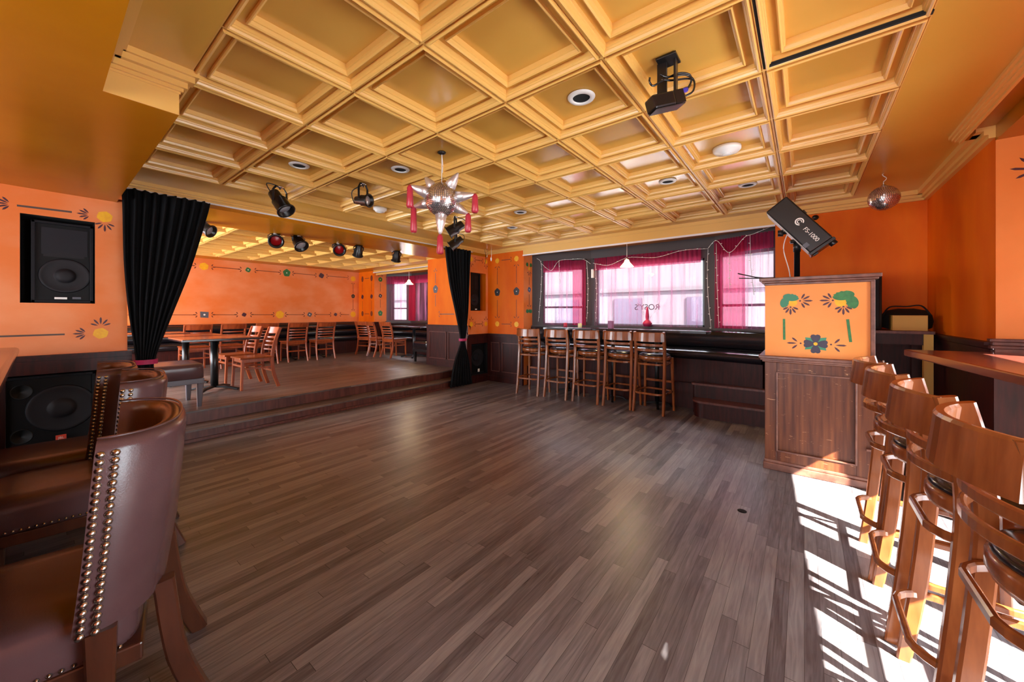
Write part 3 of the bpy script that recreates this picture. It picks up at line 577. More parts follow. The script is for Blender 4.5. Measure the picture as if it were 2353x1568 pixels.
# ------------------------------------------------------------------ leather tub chairs at the left counter (faces local +y)
def make_tub():
    t = thing('leather_chair', '', 'chair'); Lm = 'brown_leather'
    def curve(o, n=28): # plan curve of the back, offset o outwards
        P = []
        for i in range(n + 1):
            a = PI * i / n; c, s = math.cos(a), math.sin(a)
            P.append(((.335 + o) * math.copysign(abs(c) ** .75, c), .12 - (.20 + o) * s ** .85))
        return P
    n = 28; b = B(); rows = []; LEAN = Matrix(((1, 0, 0, 0), (0, 1, -.08, .05), (0, 0, 1, 0), (0, 0, 0, 1))); b.M = LEAN
    out, inn = curve(.0, n), curve(-.07, n)
    zt = [.985 - .0 * abs(2 * i / n - 1) for i in range(n + 1)]; zb = [.44] * (n + 1)
    for i in range(n + 1):
        o, q = out[i], inn[i]; mx, my = (o[0] + q[0]) / 2, (o[1] + q[1]) / 2; T, Bm = zt[i], zb[i]; k = .985
        f = lambda p, e, z: (mx + (p[0] - mx) * e, my + (p[1] - my) * e, z)
        rows.append([(o[0] * .96, o[1] * .96 + .01, Bm), f(o, 1, Bm + .2), f(o, 1, T - .035), f(o, .86, T - .012), f(o, .5, T), (mx, my, T + .003), f(q, .5, T), f(q, .86, T - .012), f(q, 1, T - .035), f(q, 1, Bm + .2), f(q, 1, Bm)])
    b.grid(rows, 0, True); k = len(rows[0])
    for r in (0, n): b.add([rows[r][i] for i in range(k)], [tuple(range(k))], 0)
    b.build('backrest', Lm, t)
    b = B(); b.M = LEAN; b.tube([(p[0], p[1], .993) for p in curve(-.018, n)], .004, 6); b.build('welt', Lm, t)
    for s in (-1, 1):   # nail heads down both front edges of the back
        b = B(); b.M = LEAN
        for c in (0, 1):
            for i in range(24): b.lathe([(.0105, 0), (.0095, .003), (.005, .006), (0, .007)], (s * .3345, .108 - .03 * c, .455 + .0215 * i), (s, 0, 0), 8)
        b.build('nailhead_trim', 'pewter_nail', t, label='double row of pewter nail heads')
    b = B(); P = []
    for z, e in ((.33, .96), (.335, .985), (.36, 1), (.43, 1), (.455, .985), (.472, .95), (.482, .85), (.486, .6), (.487, 0)):
        row = []
        for i in range(40):
            a = 2 * PI * i / 40; c, s = math.cos(a), math.sin(a); row.append((.27 * e * math.copysign(abs(c) ** .3, c), .29 + .285 * e * math.copysign(abs(s) ** .3, s), z))
        P.append(row)
    b.grid(P, 0, True, True); b.build('seat', Lm, t)
    for s in (-1, 1):
        b = B()
        for i in range(22): b.lathe([(.007, 0), (.006, .003), (0, .006)], (s * .2695, .05 + .0225 * i, .345), (s, 0, 0), 8)
        b.build('nailhead_trim', 'pewter_nail', t, label='row of pewter nail heads along the seat side')
    b = B()
    for i in range(20): b.lathe([(.007, 0), (.006, .003), (0, .006)], (-.22 + .023 * i, .574, .345), (0, 1, 0), 8)
    b.build('nailhead_trim', 'pewter_nail', t, label='row of pewter nail heads along the seat front')
    b = B(); b.box(-.265, -.0, .275, .265, .565, .33); b.build('seat_rail', 'chair_frame_wood', t, .006)
    for s in (-1, 1):
        b = B(); b.sweep([(s * .285, .085, 0), (s * .30, .085, .445)], .05, .062, (0, 1, 0), scale=[.62, 1.1], r=.006); b.build('leg', 'chair_frame_wood', t)
        b = B(); b.sweep(smooth([(s * .20, -.15, 0), (s * .19, -.08, .2), (s * .18, -.045, .46)]), .05, .055, (0, 1, 0), r=.006); b.build('leg', 'chair_frame_wood', t)
        b = B(); b.sweep([(s * .235, .54, 0), (s * .235, .535, .28)], .045, .045, (0, 1, 0), scale=[.7, 1]); b.build('leg', 'chair_frame_wood', t)
    return t
tub = make_tub(); u = [False]; G = 'studded leather chairs at the left counter'
for x, y, rz, lb in [(-1.88, .25, 170, 'studded brown leather chair nearest the camera with its back showing large'), (-3.09, .39, 174, 'studded brown leather chair in the middle of the left row'), (-3.79, .345, 176, 'studded brown leather chair farthest along, beside the floor speaker')]:
    place(tub, u, (x, y, 0), R(rz), lb, G)

# ------------------------------------------------------------------ left counter
t = thing('bar_counter', 'dark red-brown bar counter with a rounded corner beside the studded leather chairs', 'counter', (-3.2, -.6, 0))
b = B(); b.box(-1.42, -.5, 1.045, 2.4, .52, 1.10); b.build('counter_top', 'counter_wood', t, .022, seg=4)
b = B(); b.box(-1.0, -.5, 0, 2.2, -.08, 1.05); b.build('body', 'mahogany', t)
b = B(); b.box(-1.38, .40, 0, -1.32, .46, 1.045); b.build('leg', 'mahogany', t)

# ------------------------------------------------------------------ speakers
def speaker(name, label, F, h, out, inset, two=True, badge=None):
    u0, u1, z0, z1 = h; c = F((u0 + u1) / 2, z0, 0); t = thing(name, label, 'speaker', c)
    G = lambda u, z, o=0: tuple(Vector(F(u, z, o)) - Vector(c)); ax = Vector(F(0, 0, 1)) - Vector(F(0, 0, 0)); b = B()
    fbox(b, G, u0, u1, z0, z1, -.28 - inset, -.02 - inset); b.build('cabinet', 'speaker_box', t, .006)
    b = B(); fw = .022
    for a in ((u0, u0 + fw, z0, z1), (u1 - fw, u1, z0, z1), (u0, u1, z0, z0 + fw), (u0, u1, z1 - fw, z1)): fbox(b, G, *a, -.02 - inset, -inset)
    b.build('front_frame', 'speaker_grille', t, .003)
    cu, H = (u0 + u1) / 2, z1 - z0; W = u1 - u0; o = -.02 - inset
    def cone(u, z, r, m='speaker_cone'):
        b = B(); b.lathe([(r, 0), (r * .96, .006), (r * .86, .004), (r * .8, -.0), (r * .45, .002), (r * .4, .004), (r * .38, .012), (r * .2, .02), (0, .022)], G(u, z, o), ax, 36); return b.build('woofer', m, t)
    return t, G, ax, cone, cu, W, H, o
F = PX(XS)
t, G, ax, cone, cu, W, H, o = speaker('wall_speaker', 'large black speaker set in the niche of the wall on the left', F, (-.03, .318, 1.445, 2.14), 0, .03)
cone(cu + .01, 1.68, .15)
b = B(); b.box(*G(cu - .12, 1.86, o), *G(cu + .14, 2.09, o + .004)); b.build('horn', 'speaker_dark', t, .004)
b = B(); b.add([G(cu - .11, 1.86, o + .005), G(cu, 1.89, o + .005), G(cu + .12, 1.86, o + .005), G(cu + .12, 1.84, o + .005), G(cu - .11, 1.84, o + .005)], [(0, 1, 2, 3, 4)]); b.build('horn_lip', 'speaker_cone', t)
b = B(); b.box(*G(cu - .05, 1.475, o + .02), *G(cu + .02, 1.492, o + .024)); b.build('badge', 'white_plastic', t, label='small white badge')
b = B(); b.box(*G(cu + .05, 1.478, o + .02), *G(cu + .1, 1.496, o + .022)); b.build('badge', 'p_grey', t, label='small grey badge')
t, G, ax, cone, cu, W, H, o = speaker('floor_speaker', 'big black floor speaker with a red badge behind the studded leather chairs', F, (-.175, .33, .215, .825), 0, .02)
cone(cu + .06, .53, .2)
for z in (.70, .33):
    b = B(); b.lathe([(.062, 0), (.055, .003), (.05, -.01), (0, -.012)], G(cu - .155, z, o + .001), ax, 24); b.build('port', 'black_matte', t)
b = B(); b.box(*G(.10, .245, o + .02), *G(.16, .30, o + .026)); bd = b.build('badge', 'label_red', t, .002, label='red badge with white letters')
text('lettering', 'JBL', .026, 'p_white', Matrix.Translation(G(.13, .275, o + .0265)) @ Matrix.Rotation(PI / 2, 4, 'Z') @ Matrix.Rotation(PI / 2, 4, 'X'), bd)
t, G, ax, cone, cu, W, H, o = speaker('wall_speaker', 'black speaker set in the niche right of the tied curtain', F, (5.15, 5.46, 1.41, 2.145), 0, .03)
cone(cu, 1.62, .12, 'speaker_dark')
b = B(); b.box(*G(cu + .0, 1.83, o), *G(cu + .11, 2.08, o + .004)); b.build('horn', 'speaker_grille', t, .004)
b = B(); b.box(*G(cu + .0, 1.425, o + .02), *G(cu + .05, 1.445, o + .024)); b.build('badge', 'white_plastic', t, label='small white badge')
t, G, ax, cone, cu, W, H, o = speaker('floor_speaker', 'black floor speaker with a pale badge beside the tied right curtain', F, (5.18, 5.60, .17, .75), 0, .02)
cone(cu + .0, .48, .17)
b = B(); b.lathe([(.075, .01), (.06, .014), (0, .012)], G(cu - .08, .5, o + .012), ax, 24); b.build('dust_cap', 'speaker_dark', t)
b = B(); b.box(*G(cu - .02, .2, o + .02), *G(cu + .03, .26, o + .026)); b.build('badge', 'white_plastic', t, .002, label='pale badge')

# ------------------------------------------------------------------ stage curtains
def drape(name, label, rows, folds, amp, x0, m, tie):
    # rows: (z, y0, y1, amplitude factor)
    t = thing(name, label, 'curtain', (x0, (rows[0][1] + rows[0][2]) / 2, rows[-1][0])); cx, cy_, cz = t.location; b = B(); n = folds * 10; P = []
    for z, a, c, k in rows:
        row = []
        for i in range(n + 1):
            s = i / n; ph = 2 * PI * folds * s; wob = .6 * math.sin(3.1 * s * PI + z)
            row.append((x0 - cx + amp * k * (math.sin(ph + wob) + .3 * math.sin(2.3 * ph + 1)), a + (c - a) * s - cy_ + .25 * amp * k * math.cos(ph), z - cz))
        P.append(row)
    b.grid(P); o = b.build('drape', m, t); so = o.modifiers.new('thickness', 'SOLIDIFY'); so.thickness = .006
    z, a, c = tie; b = B(); pts = [((x0 - cx) + .062 * math.cos(q), (a + c) / 2 - cy_ + (c - a) / 2 * math.sin(q), z - cz) for q in [2 * PI * i / 24 for i in range(24)]]
    b.prof(pts, [(-.003, -.022), (.003, -.022), (.003, .022), (-.003, .022)], closed=True); b.build('tie', 'magenta_band', t, label='magenta tie band')
    return t
def interp(rows, n):
    out = []; fine = smooth([(q[1], q[2], q[0]) for q in rows], n); am = smooth([(q[3], 0, q[0]) for q in rows], n)
    return [(p[2], p[0], p[1], a[0]) for p, a in zip(fine, am)]
drape('stage_curtain', 'tall black curtain on the left of the stage, gathered by a magenta band', interp([(2.52, .47, 1.13, 1), (2.36, .48, 1.10, 1), (1.84, .49, .98, .9), (1.4, .52, .85, .7), (1.05, .56, .745, .5), (.9, .575, .705, .4), (.8, .575, .70, .5), (.5, .54, .74, .8), (.135, .52, .78, 1)], 5), 9, .036, XS + .10, 'velvet', (.89, .56, .725))
drape('stage_curtain', 'tall black curtain on the right of the stage, gathered by a magenta band', interp([(2.53, 4.40, 5.06, 1), (2.38, 4.41, 5.05, 1), (1.9, 4.50, 5.02, .9), (1.36, 4.66, 4.98, .7), (1.0, 4.76, 4.93, .5), (.86, 4.785, 4.90, .4), (.78, 4.78, 4.91, .5), (.45, 4.62, 5.02, .8), (.03, 4.52, 5.1, 1)], 5), 8, .036, XS + .10, 'velvet', (.87, 4.765, 4.92))

# ------------------------------------------------------------------ stage furniture
def pedestal_table(label, cx, cy, wx, wy, top, z0, m='table_wood', group=None, r=.035, rot=45):
    t = thing('pedestal_table', label, 'table', (cx, cy, z0), 0, group)
    b = B(); b.box(-wx / 2, -wy / 2, top - .03, wx / 2, wy / 2, top); b.build('table_top', m, t, .006)
    b = B(); b.box(-wx / 2 - .002, -wy / 2 - .002, top - .034, wx / 2 + .002, wy / 2 + .002, top - .008); b.build('edge_band', 'dark_table', t, .006)
    b = B(); b.lathe([(r, .05), (r, top - .05)], n=20); b.lathe([(r * 2, top - .06), (r * 2, top - .034)], n=20); b.build('column', 'black_metal', t)
    b = B()
    for a in range(4):
        q = R(rot + 90 * a); b.sweep([(.02 * math.cos(q), .02 * math.sin(q), .06), (.17 * math.cos(q), .17 * math.sin(q), .05), (.31 * math.cos(q), .31 * math.sin(q), .018)], .05, .03, r=.008)
    b.build('base', 'black_metal', t); return t
G = 'wooden tables on the stage'
pedestal_table('wooden pedestal table nearest the stage edge beside the padded bench', -6.52, 1.54, .82, .84, .75, .27, group=G, r=.045)
pedestal_table('wooden pedestal table behind the nearest stage table', -7.52, 1.42, .82, .84, .75, .27, group=G, r=.045)
pedestal_table('wooden pedestal table far back by the black curtain in front of the bench', -8.5, 1.2, .7, .8, .76, .27, group=G)
G = 'narrow dark tables along the back bench'
for y, lb in ((3.05, 'narrow dark table at the back bench, leftmost of the three visible'), (3.69, 'narrow dark table at the back bench, middle of the three visible'), (4.34, 'narrow dark table at the back bench, closest to the stage corner')): pedestal_table(lb, -9.55, y, .5, .5, .76, .27, 'dark_table', G, .03, 0)
pedestal_table('glossy dark pedestal table standing in the stage window bay', -7.62, 5.78, 1.3, .62, .77, .27, 'dark_table', None, .035)
def bench(name, label, P, seat_d, zseat, zback, zfoot, m='black_leather', side=1, roll=.05, rolls=2):
    # P: wall line points, seat on the left of the direction of travel * side
    t = thing(name, label, 'bench', (P[0][0], P[0][1], zfoot)); O = Vector((P[0][0], P[0][1], zfoot)); pts = [Vector((p[0], p[1], 0)) for p in P]; n = len(pts); nor = []
    for i in range(n):
        ds = []
        if i > 0: ds.append((pts[i] - pts[i - 1]).normalized())
        if i < n - 1: ds.append((pts[i + 1] - pts[i]).normalized())
        d = sum(ds, Vector()).normalized(); nn = Vector((-d.y, d.x, 0)) * side; nor.append(nn / max(.5, nn.dot(Vector((-ds[0].y, ds[0].x, 0)) * side)))
    def sec(prof, nm, mm, bevel=0):
        b = B(); rows = [[tuple(p + q * a + Vector((0, 0, z)) - O) for a, z in prof] for p, q in zip(pts, nor)]
        k = len(prof); vs = [x for r in rows for x in r]; fs = []
        for i in range(n - 1):
            for j in range(k): fs.append((i * k + j, i * k + (j + 1) % k, (i + 1) * k + (j + 1) % k, (i + 1) * k + j))
        fs += [tuple(range(k)), tuple(range((n - 1) * k, n * k))]
        b.add(vs, fs, 0, True)
        o = b.build(nm, mm, t); o.modifiers.new('split', 'EDGE_SPLIT').split_angle = R(50); return o
    cs = zseat - zfoot; d = seat_d
    sec([(.02, zseat - .13), (d - .03, zseat - .13), (d, zseat - .11), (d + .012, zseat - .06), (d - .005, zseat - .015), (d - .05, zseat), (d * .5, zseat + .012), (.06, zseat), (.02, zseat)], 'seat', m)
    hb = (zback - zseat - .01) / rolls
    for k in range(rolls):
        z = zseat + .01 + hb * k; sec([(.01, z), (.08, z), (.08 + roll * .6, z + .02), (.08 + roll, z + hb * .5), (.08 + roll * .6, z + hb - .02), (.07, z + hb), (.01, z + hb)], 'backrest', m)
    sec([(.02, zfoot), (d - .06, zfoot), (d - .06, zseat - .13), (.02, zseat - .13)], 'base', 'mahogany')
    return t, O
bench('bench', 'long black padded bench along the orange back wall of the stage', [(XB + .055, .2), (XB + .055, YE2 - .06)], .53, .74, 1.09, .27, side=-1)
bench('bench', 'black padded bench under the stage window bay', [(-9.55, YE2 + .2), (-9.5, 6.30), (-8.85, 6.60), (-6.95, 6.60)], .5, .72, 1.08, .27, side=-1)
def padded_stool(name, label, x0, y0, x1, y1, z0, h, m, fm, sag=.03):
    t = thing(name, label, 'ottoman', ((x0 + x1) / 2, (y0 + y1) / 2, z0)); a, c = (x1 - x0) / 2, (y1 - y0) / 2; b = B(); P = []
    for z, e in ((h - .17, .97), (h - .165, 1), (h - .05, 1), (h - .015, .985), (h, .93), (h - .004, .7), (h - sag, .3), (h - sag, 0)):
        P.append([(a * e * math.copysign(abs(math.cos(q)) ** .22, math.cos(q)), c * e * math.copysign(abs(math.sin(q)) ** .22, math.sin(q)), z) for q in [2 * PI * i / 40 for i in range(40)]])
    b.grid(P, 0, True, True); b.build('seat', m, t)
    b = B(); b.box(-a * .97, -c * .97, h - .23, a * .97, c * .97, h - .17); b.build('rail', fm, t, .004)
    for sx in (-1, 1):
        for sy in (-1, 1): b = B(); b.sweep([(sx * (a - .05), sy * (c - .05), 0), (sx * (a - .045), sy * (c - .045), h - .2)], .06, .06, (0, 1, 0), scale=[.65, 1.1]); b.build('leg', fm, t)
    return t
padded_stool('ottoman', 'brown padded bench seat with grey legs at the stage edge behind the left curtain', -6.12, .42, -5.5, 1.22, .27, .5, 'brown_leather', 'grey_wood')
padded_stool('ottoman', 'black padded ottoman half hidden by the wing wall on the stage', -6.95, 5.22, -6.42, 5.74, .27, .46, 'black_leather', 'black_metal', .0)

# ------------------------------------------------------------------ bench platform, window bench, counter under the window
def disc_step(b, x0, x1, y0, y1, z0, z1, r, m=0):
    P = [(x1, y1), (x0, y1)] + [(x0 + r - r * math.cos(R(9 * k)), y0 + r - r * math.sin(R(9 * k))) for k in range(11)] + [(x1, y0)]; n = len(P)
    b.add([(p[0], p[1], z) for z in (z0, z1) for p in P], [tuple(range(n - 1, -1, -1)), tuple(range(n, 2 * n))] + [(i, (i + 1) % n, n + (i + 1) % n, n + i) for i in range(n)], m)
b = B(); disc_step(b, -1.16, -.30, 5.30, 5.62, 0, .19, .16); disc_step(b, -1.18, -.30, 5.28, 5.62, .19, .215, .17, 1)
disc_step(b, -1.2, -.30, 5.54, 5.64, 0, .38, .04); disc_step(b, -1.22, -.30, 5.52, 5.64, .38, .405, .04, 1)
t = tag(b.build('steps', ['mahogany', 'mahogany_light']), 'two dark wooden steps with a rounded corner below the window bench', 'steps')
b = B(); b.box(-4.13, 5.74, 0, -.30, 5.98, .36); b.box(-3.1, 5.98, 0, -1.05, 6.28, .36); b.build('platform_floor', 'mahogany', kind='structure')
t, O = bench('bench', 'long black padded bench below the main bay window', [(-4.1, 5.8), (-4.08, 5.95), (-3.08, 6.26), (-1.07, 6.26), (-.32, 6.1)], .5, .83, 1.10, .36, side=-1, rolls=1, roll=.08)
b = B(); b.M = Matrix.Translation(-O); b.box(-.40, 5.64, .70, -.30, 6.05, 1.1); b.build('armrest', 'black_leather', t, .04, seg=4)
t = thing('counter_table', 'long dark bar-height counter table under the bay window behind the five stools', 'table', (-2.3, 5.56, 0))
b = B(); b.box(-1.32, -.06, 1.07, 1.28, .26, 1.115); b.build('table_top', 'dark_table', t, .008)
for x in (-.85, -.05, .62):
    b = B(); b.lathe([(.03, .04), (.03, 1.07)], n=16); b.v = [(p[0] + x, p[1], p[2]) for p in b.v]; b.build('column', 'black_metal', t)
    b = B()
    for q in (20, 110, 200, 290): b.sweep([(x, 0, .07), (x + .14 * math.cos(R(q)), .14 * math.sin(R(q)), .055), (x + .2 * math.cos(R(q)), .2 * math.sin(R(q)), .012)], .035, .022)
    b.build('base', 'black_metal', t)
def candle(label, x, r, h, m, square=False):
    t = thing('candle', label, 'candle', (x, 5.66, 1.115)); b = B()
    if square: b.box(-r, -r, 0, r, r, h); b.build('body', m, t, .004)
    else: b.lathe([(r, 0), (r * 1.03, h * .3), (r, h * .9), (r * .9, h), (r * .7, h - .004), (0, h - .01)], n=20); b.build('body', m, t)
    b = B(); b.tube([(0, 0, h - .01), (.001, 0, h + .008)], .0015, 5); b.build('wick', 'black_matte', t)
candle('short red candle on the window counter, left of the cream one', -3.26, .032, .075, 'candle_red')
candle('short cream candle on the window counter', -2.98, .034, .07, 'candle_cream')
candle('square mauve candle on the window counter', -2.43, .036, .12, 'candle_mauve', True)

# ------------------------------------------------------------------ pendant lamps
def pendant(label, x, y, zc, zs, r):
    t = thing('pendant_lamp', label, 'lamp', (x, y, zs)); b = B(); b.lathe([(.018, .115), (.03, .11), (.045, .07), (.075, .035), (r, .0), (r - .004, .0), (.07, .034), (.04, .07), (.02, .1)], n=28); b.build('lamp_shade', 'lamp_shade', t, label='cream glowing glass shade')
    b = B(); b.lathe([(.016, .105), (.018, .14), (.01, .15)], n=14); b.build('socket', 'steel', t)
    b = B(); b.tube([(0, 0, .14), (0, 0, zc - zs)], .0035, 6); b.build('cord', 'white_paint', t)
    b = B(); b.lathe([(.045, zc - zs), (.04, zc - zs - .012), (.015, zc - zs - .02)], n=18); b.build('canopy', 'white_paint', t)
    l = bpy.data.lights.new('pendant_bulb', 'POINT'); l.energy = 6; l.color = (1, .8, .5); l.shadow_soft_size = .03; o = bpy.data.objects.new('pendant_bulb', l); C.objects.link(o); o.parent = t; o.location = (0, 0, -.02)
pendant('lit glass pendant lamp hanging in the main bay window', -2.19, 5.72, 2.515, 2.085, .105)
pendant('lit glass pendant lamp hanging in the stage window bay', -8.15, 6.02, 2.5, 2.12, .115)

# ------------------------------------------------------------------ sheer curtains and string lights
def sheer_curtain(label, Mw, u0, u1, z0, z1, folds, amp, o, dense=None, gather=None, m='sheer_magenta', valance=.2):
    t = thing('window_curtain', label, 'curtain', Mw @ Vector((u0, -o, z0))); b = B(); n = folds * 8; P = []; inv = Matrix.Translation(-Vector(t.location))
    for k in range(25):
        q = k / 24; z = z1 + (z0 - z1) * q; row = []
        for i in range(n + 1):
            s = i / n; uu = u0 + (u1 - u0) * s
            if gather:
                gu, gz, gw = gather; wt = math.exp(-((z - gz) / .22) ** 2) if z > gz else 1 - .25 * min(1, (gz - z) / .15)
                inside = max(0, 1 - abs(uu - gu) / gw) ** .5; uu = uu + (gu - uu) * .93 * wt * (1 if inside > 0 else 0)
            row.append(tuple(inv @ (Mw @ Vector((uu, -o - amp * (.4 + .6 * q) * math.sin(2 * PI * folds * s + 1.5 * math.sin(4 * s)) - .01 * math.sin(9 * s), z)))))
        P.append(row)
    b.grid(P); b.build('drape', m, t)
    if valance:
        b = B(); P = []
        for k in range(6):
            z = z1 + .02 - (valance + .02) * k / 5
            P.append([tuple(inv @ (Mw @ Vector((u0 + (u1 - u0) * i / n, -o - .02 - amp * .6 * math.sin(2 * PI * folds * 1.4 * i / n), z)))) for i in range(n + 1)])
        b.grid(P); b.build('valance', 'sheer_dense', t)
    b = B(); b.tube([tuple(inv @ (Mw @ Vector((u0 - .03, -o - .005, z1 + .01)))), tuple(inv @ (Mw @ Vector((u1 + .03, -o - .005, z1 + .01))))], .006, 8); b.build('rod', 'black_metal', t)
    return t
G = 'sheer magenta window curtains'
sheer_curtain('sheer magenta curtain over the narrow left pane of the main bay', M1, .24, .80, 1.135, 2.33, 7, .02, .05)['group'] = G
sheer_curtain('denser magenta curtain gathered at the right edge of the left bay pane', M1, .80, 1.04, 1.135, 2.33, 6, .022, .09, m='sheer_dense', valance=0)['group'] = G
sheer_curtain('sheer magenta curtain over the wide middle pane, knotted near the sill', M2, .1, .33, 1.135, 2.33, 5, .02, .05, m='sheer_magenta')['group'] = G
sheer_curtain('sheer magenta curtain panel knotted low in front of the middle pane', M2, .34, 1.86, 1.135, 2.33, 16, .018, .055, gather=(1.06, 1.24, .36))['group'] = G
sheer_curtain('sheer magenta curtain at the left edge of the right bay pane', M3, .03, .45, 1.135, 2.42, 8, .025, .05, m='sheer_dense')['group'] = G
sheer_curtain('sheer magenta curtain hanging in the middle of the right bay pane', M3, .42, .82, 1.135, 2.42, 6, .022, .065)['group'] = G
G = 'sheer magenta curtains in the stage bay'
sheer_curtain('sheer magenta curtain at the left pane of the stage bay', M4, .05, .76, 1.15, 2.40, 8, .02, .05)['group'] = G
sheer_curtain('dense magenta curtain between the two stage bay panes', M5, -.04, .24, 1.15, 2.40, 8, .025, .05, m='sheer_dense')['group'] = G
sheer_curtain('sheer magenta curtain over the wide stage bay pane', M5, .27, 1.7, 1.15, 2.40, 12, .02, .055)['group'] = G
knot = thing('curtain_knot', 'dark magenta knot tying the middle curtain just above the sill', 'curtain tie', M2 @ Vector((1.06, -.1, 1.14)))
b = B(); b.lathe([(.055, 0), (.075, .05), (.05, .085), (.022, .11), (.03, .16), (.02, .26), (.012, .32)], n=18); b.build('gathers', 'magenta_band', knot)
bulb_mesh = None
def string_lights(label, paths, every=.09):
    global bulb_mesh
    t = thing('string_lights', label, 'string lights', paths[0][0], 0, 'white string lights around the bay windows'); O = Vector(paths[0][0]); b = B(); spots = []
    for p in paths:
        q = smooth(p, 6); b.tube([tuple(Vector(x) - O) for x in q], .0032, 5); acc = 0
        for a, c in zip(q, q[1:]):
            d = (Vector(c) - Vector(a)).length; acc += d
            if acc > every: acc = 0; spots.append(Vector(c) - O)
    b.build('wire', 'white_plastic', t)
    for k, s in enumerate(spots[:95]):
        if bulb_mesh is None: bb = B(); bb.lathe([(.003, 0), (.0045, .006), (.004, .02), (0, .026)], ax=(1, -.3, .3), n=6); bulb_mesh = bb.mesh('bulb', 'bulb_white')
        o = bpy.data.objects.new('bulb', bulb_mesh); C.objects.link(o); o.parent = t; o.location = s; o.rotation_euler = (0, 0, PI * (k % 2))
W = lambda Mw, u, o, z: tuple(Mw @ Vector((u, -o, z)))
string_lights('white string lights looped over the left pane and its dark frame', [[W(M1, .12, .1, 2.4), W(M1, .21, .12, 2.3), W(M1, .21, .11, 1.9), W(M1, .18, .11, 1.5), W(M1, .15, .1, 1.2)], [W(M1, .21, .12, 2.3), W(M1, .4, .12, 2.16), W(M1, .55, .12, 2.33), W(M1, .8, .12, 2.35), W(M1, 1.0, .12, 2.34), W(M2, .05, .12, 2.25)], [W(M1, .55, .12, 2.33), W(M1, .56, .12, 2.1), W(M1, .57, .12, 1.9)], [W(M1, 1.06, .1, 2.3), W(M1, 1.08, .1, 1.8), W(M1, 1.06, .1, 1.2)]])
string_lights('white string lights draped along the top of the middle pane and down its sides', [[W(M2, .1, .12, 2.26), W(M2, .4, .12, 2.2), W(M2, .75, .12, 2.3), W(M2, 1.2, .12, 2.26), W(M2, 1.6, .12, 2.33), W(M2, 1.96, .12, 2.32)], [W(M2, 1.96, .1, 2.32), W(M2, 1.95, .1, 2.0), W(M2, 1.96, .1, 1.6), W(M2, 2.0, .1, 1.13)], [W(M2, .14, .11, 2.25), W(M2, .16, .11, 1.8), W(M2, .15, .11, 1.2)]], .08)
string_lights('white string lights zigzagging over the right pane', [[W(M2, 1.96, .12, 2.32), W(M3, .1, .13, 2.42), W(M3, .28, .13, 2.22), W(M3, .48, .13, 2.4), W(M3, .6, .13, 2.43), W(M3, .85, .12, 2.5)], [W(M3, .09, .12, 2.38), W(M3, .1, .12, 1.8), W(M3, .13, .12, 1.15)], [W(M3, .55, .12, 2.42), W(M3, .56, .12, 2.0), W(M3, .6, .12, 1.6)], [W(M3, .28, .13, 2.22), W(M3, .285, .13, 1.7)]], .08)
b = B(); b.M = M2; b.box(.03, -.06, 2.0, .075, -.0, 2.16); o = tag(b.build('plug_adapter', 'white_plastic', bevel=.006), 'white plug adapter on the dark post beside the middle pane', 'plug')

# ------------------------------------------------------------------ painted booth
t = thing('dj_booth', 'tall wooden booth cabinet with a flower-painted orange upper panel', 'cabinet', (.075, 3.95, 0))
x0, x1 = -.345, .35
b = B(); b.box(x0, .0, .07, x1, .62, .935); b.build('body', 'worn_wood', t, .004)
b = B(); zz = [(x0 + .085, x1 - .105, .17, .845)]
for a in ((x0, x0 + .085, .07, .93), (x1 - .105, x1, .07, .93), (x0 + .085, x1 - .105, .845, .93), (x0 + .085, x1 - .105, .07, .17)): b.box(a[0], -.018, a[2], a[1], .0, a[3])
b.build('door_frame', 'worn_wood', t, .003)
b = B()
for a in ((x0 + .085, x1 - .105, .838, .85), (x0 + .085, x1 - .105, .165, .177), (x0 + .08, x0 + .092, .165, .85), (x1 - .112, x1 - .1, .165, .85)): b.box(a[0], -.026, a[2], a[1], -.01, a[3])
b.build('panel_bead', 'worn_trim', t, .003)
b = B(); b.box(x0 - .012, -.034, 0, x1 + .012, .62, .06); b.box(x0 - .006, -.026, .06, x1 + .006, .62, .085); b.build('plinth', 'worn_trim', t, .006)
b = B()
for o, z0, z1 in [(.02, .93, .945), (.034, .945, .962), (.045, .962, .985)]: b.box(x0 - o, -o, z0, x1 + o, .62, z1)
b.build('ledge', 'worn_trim', t, .005)
b = B(); b.box(x0, .012, .985, x1 - .02, .06, 1.6); F = lambda u, z, o=0: (u - .075, .012 - o, z)
for s, u, k, e in ((1, -.078, TE, 1.2), (-1, .235, GR, 1.45)):
    c = s
    def leaf(x, y, rx, ry, rot, k, o):   # rounded petal with a notched inner edge
        P = []
        for i in range(26):
            q = 2 * PI * i / 26; n = 1 - (.14 * (i % 2) if .2 < q < 1.9 else 0); a_, b_ = rx * n * math.cos(q), ry * n * math.sin(q); P.append((c * (x + a_ * math.cos(rot) - b_ * math.sin(rot)), y + a_ * math.sin(rot) + b_ * math.cos(rot)))
        blob(b, F, u, 1.457, P, k, o)
    blob(b, F, u + c * .002, 1.445, circ(.027 * e, 14), YE, .0012)
    leaf(-.008 * e, .026 * e, .046 * e, .026 * e, -.15, k, .0022); leaf(-.044 * e, -.012 * e, .036 * e, .026 * e, -1.75, k, .0026)
    palm(b, F, u + c * .052, 1.457, 0 if c > 0 else PI, .068, 5, DK, 2.2, .013); palm(b, F, u - c * .012, 1.412, -PI / 2, .06, 5, DK, 2.2, .013)
    blob(b, F, u + c * .052, 1.457, circ(.007, 8), DK, .0018); blob(b, F, u - c * .012, 1.405, circ(.007, 8), DK, .0018)
dash(b, F, -.135, 1.305, -.133, 1.125, .017, GR); dash(b, F, .272, 1.305, .29, 1.125, .018, GR)
